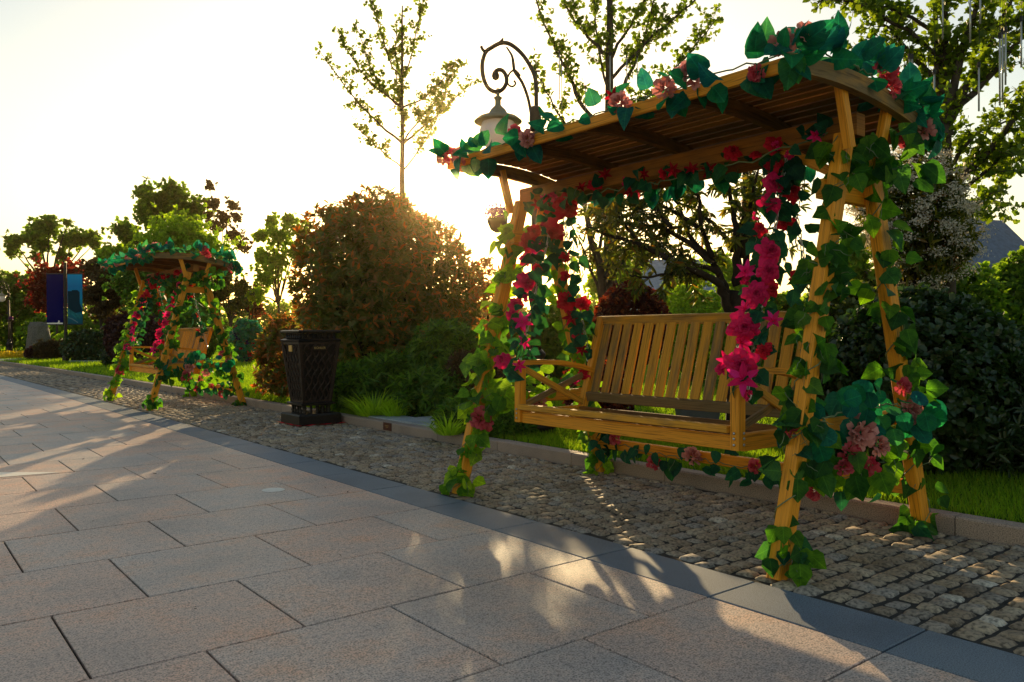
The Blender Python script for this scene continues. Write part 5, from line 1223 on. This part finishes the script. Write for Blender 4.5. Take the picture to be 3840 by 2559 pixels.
bush('purple_bush', 'dark purple rounded bush behind the left posts of the distant swing', 'bush', C(305, 25, .95), (1.0, .9, 1.0), 1500, 'purplebush', T_ROUND6, (.07, .12), 7, 93, .22, .45, .4, 1.1, 16)
bush('purple_bush', 'dark green bush low behind the banner pole', 'bush', C(215, 30, .62), (1.2, .9, .85), 1500, 'darkshrub', T_ROUND6, (.07, .11), 7, 94, .3, .45, .4, 1.1, 12)
bush('purple_bush', 'small black green bush on the lawn left of the distant swing', 'bush', C(262, 26, .34), (.5, .45, .45), 600, 'darkshrub', T_ROUND6, (.045, .07), 7, 95, .3, .45, .4, 1.1, 10)
bush('dark_hedge_bush', 'dark bush behind the rear posts of the distant swing', 'bush', C(420, 28, .9), (1.6, .9, 1.1), 1500, 'azalea', T_ROUND6, (.09, .14), 7, 96, .3, .45, .4, 1.1, 12)
tb = bush('silk_leaf_bush', 'teal green artificial leaf bush with red and blue blooms left of the bin', 'bush', C(572, 27, .85), (.66, .6, .85), 800, 'tealleaf', T_HEART, (.12, .18), 5, 97, .25, .45, .4, 1.1, 12)
RS.seed(98); P, u, q = blob((wl(tb).x, wl(tb).y, .85), (.67, .61, .86), 26, 97, .25, 5, .05, .2)
for nm_, mm, sl in (('red_blooms', 'rosered', slice(0, 13)), ('blue_blooms', 'blue', slice(13, 26))):
    Q = np.repeat(P[sl], 10, 0); Q = Q+RS.randn(*Q.shape)*.03; leaf_object(nm_, M[mm], tb, Q, rdir(len(Q)), rdir(len(Q)), .10, T_DIAM)
sg = at(575, 35, LZ); st = thing('small_sign', 'small blue sign board above the teal bush', 'sign', sg)
b = MB(); b.lathe(sg, [(.03, 0), (.025, 2.0)], 8); b.build('post', M['iron'], st)
b = MB(); b.bar(offs(sg, -.2, zat(715, 35)), offs(sg, .2, zat(715, 35)), .03, .4, (0, 0, 1), .005); b.build('board', M['blue'], st)
# houses glimpsed through the leaves
def house(label, base, w_, l_, wh, rh, yaw, roofm, seed):
    t = thing('house', label, 'house', (base.x, base.y, 0)); Rz = Matrix.Rotation(yaw, 4, 'Z'); c = Vector((base.x, base.y, 0))
    def W(x, y, z): return c + Rz @ Vector((x, y, z))
    b = MB(); b.v = [tuple(W(*q)) for q in ((-l_, -w_, -.1), (l_, -w_, -.1), (l_, w_, -.1), (-l_, w_, -.1), (-l_, -w_, wh), (l_, -w_, wh), (l_, w_, wh), (-l_, w_, wh), (-l_, 0, wh+rh), (l_, 0, wh+rh))]
    for f in ((0, 1, 5, 4), (1, 2, 6, 9, 5), (2, 3, 7, 6), (3, 0, 4, 8, 7)): b.face(list(f))
    b.build('wall', M['wall'], t)
    b = MB(); ov = .35; k = rh/w_
    for sg_ in (-1, 1):
        e = [W(-l_-ov, sg_*(w_+ov), wh-k*ov+.03), W(l_+ov, sg_*(w_+ov), wh-k*ov+.03), W(l_+ov, 0, wh+rh+.03), W(-l_-ov, 0, wh+rh+.03)]
        n0 = len(b.v); b.v += [tuple(q) for q in e]+[tuple(q+Vector((0, 0, .14))) for q in e]
        b.face([n0+4, n0+5, n0+6, n0+7]); b.face([n0+3, n0+2, n0+1, n0])
        for i in range(4): b.face([n0+i, n0+(i+1) % 4, n0+4+(i+1) % 4, n0+4+i])
    b.build('roof', M[roofm], t)
    for sg_ in (-1, 1):
        for k_ in range(3):
            x = -l_*.62+l_*.62*k_; zc = wh*.62
            b = MB(); b.bar(W(x-.55, sg_*(w_+.03), zc), W(x+.55, sg_*(w_+.03), zc), .06, 1.3, (0, 0, 1), .01); fr = b.build('window', M['wall'], t)
            b = MB(); b.bar(W(x-.45, sg_*(w_+.055), zc), W(x+.45, sg_*(w_+.055), zc), .03, 1.1, (0, 0, 1), .01); b.build('pane', M['glass'], fr)
    return t
house('white walled house with a pale grey roof beyond the bench', at(1560, 36), 2.2, 2.3, 2.7, 1.5, R_(-40), 'slatepale', 1)
house('house with a dark blue roof between the blossom shrub and right edge', at(2205, 29), 1.5, 1.7, 3.5, 1.5, R_(-20), 'slate', 2)
# the far wood closing the view
RS.seed(99); random.seed(99); P_ = []; D_ = []
for k in range(60):
    u_deg = -14+104*k/59; a = R_(u_deg); d = 52+14*random.random(); z = random.uniform(1.6, 2.6)
    if u_deg > 40: d += 6
    P, u, q = blob((d*math.sin(a), d*math.cos(a), z*.8), (2.6, 2.6, z), 420, 1000+k, .4, 6, .5, .1, nl=10); P_.append(P); D_.append(u*.7+[0, 0, .4])
P, D = np.concatenate(P_), np.concatenate(D_); ps, ax, nr = shoots(P, D, 3, 1.0, .4, .2)
tag(leaf_object('far_wood', M['fargreen'], None, ps, ax, nr, .25+.2*RS.rand(len(ps)), T_ROUND6), 'dark mass of woodland closing the horizon behind the gardens', 'woodland', kind='stuff')
# tree mass right of the frame and beyond, closing the right side
clump_tree('shade_tree', 'leafy green tree far behind the large ginkgo', at(2050, 19), .09, 1.8, px(19, (2050, (1960, 600, 50, 0), (2040, 560, 50, .3), (2110, 600, 50, 0), (2000, 650, 60, .4), (2080, 660, 60, .3))), 'fargreen', (.09, .14), 420, 101)
clump_tree('shade_tree', 'loose green tree between the houses beyond the bench', at(1640, 26), .09, 1.6, px(26, (1640, (1600, 640, 40, 0), (1660, 610, 36, .3), (1700, 650, 44, 0), (1560, 670, 40, .4))), 'farlime', (.10, .16), 380, 102)
clump_tree('shade_tree', 'loose green tree left of the pale roofed house', at(1440, 24), .09, 1.6, px(24, (1440, (1400, 610, 40, 0), (1450, 640, 36, .3), (1470, 600, 30, 0), (1380, 660, 40, .4))), 'farlime', (.10, .16), 380, 103)

# ------------------------------------------------------------------ the air
m, n, o = mat('hazy_air'); v = N(n, 'ShaderNodeVolumePrincipled'); v.inputs['Color'].default_value = (1, .74, .40, 1); v.inputs['Density'].default_value = .0007; v.inputs['Anisotropy'].default_value = .976
n.links.new(v.outputs[0], o.inputs['Volume'])
b = MB(); V = [(x, y, z) for z in (-1.1, 14) for (x, y) in ((-124, -124), (124, -124), (124, 124), (-124, 124))]; b.v = V
for f in ((3, 2, 1, 0), (4, 5, 6, 7), (0, 1, 5, 4), (1, 2, 6, 5), (2, 3, 7, 6), (3, 0, 4, 7)): b.face(list(f))
tag(b.build('haze', m), 'warm evening haze over the whole garden', 'haze', kind='stuff')

bush('hedge_bush', 'green bush filling the gap under the dark blue roof', 'bush', C(2200, 9.0, 1.15), (.55, .6, .78), 1300, 'fargreen', T_ROUND6, (.05, .085), 7, 104, .35, .5, .4, 1.1, 24)
bush('hedge_bush', 'dull green bush between the white blossoms and the near swing leg', 'bush', C(1960, 9.5, 1.1), (.6, .6, .8), 1200, 'evergreen', T_ROUND6, (.05, .085), 7, 105, .35, .5, .4, 1.1, 24)
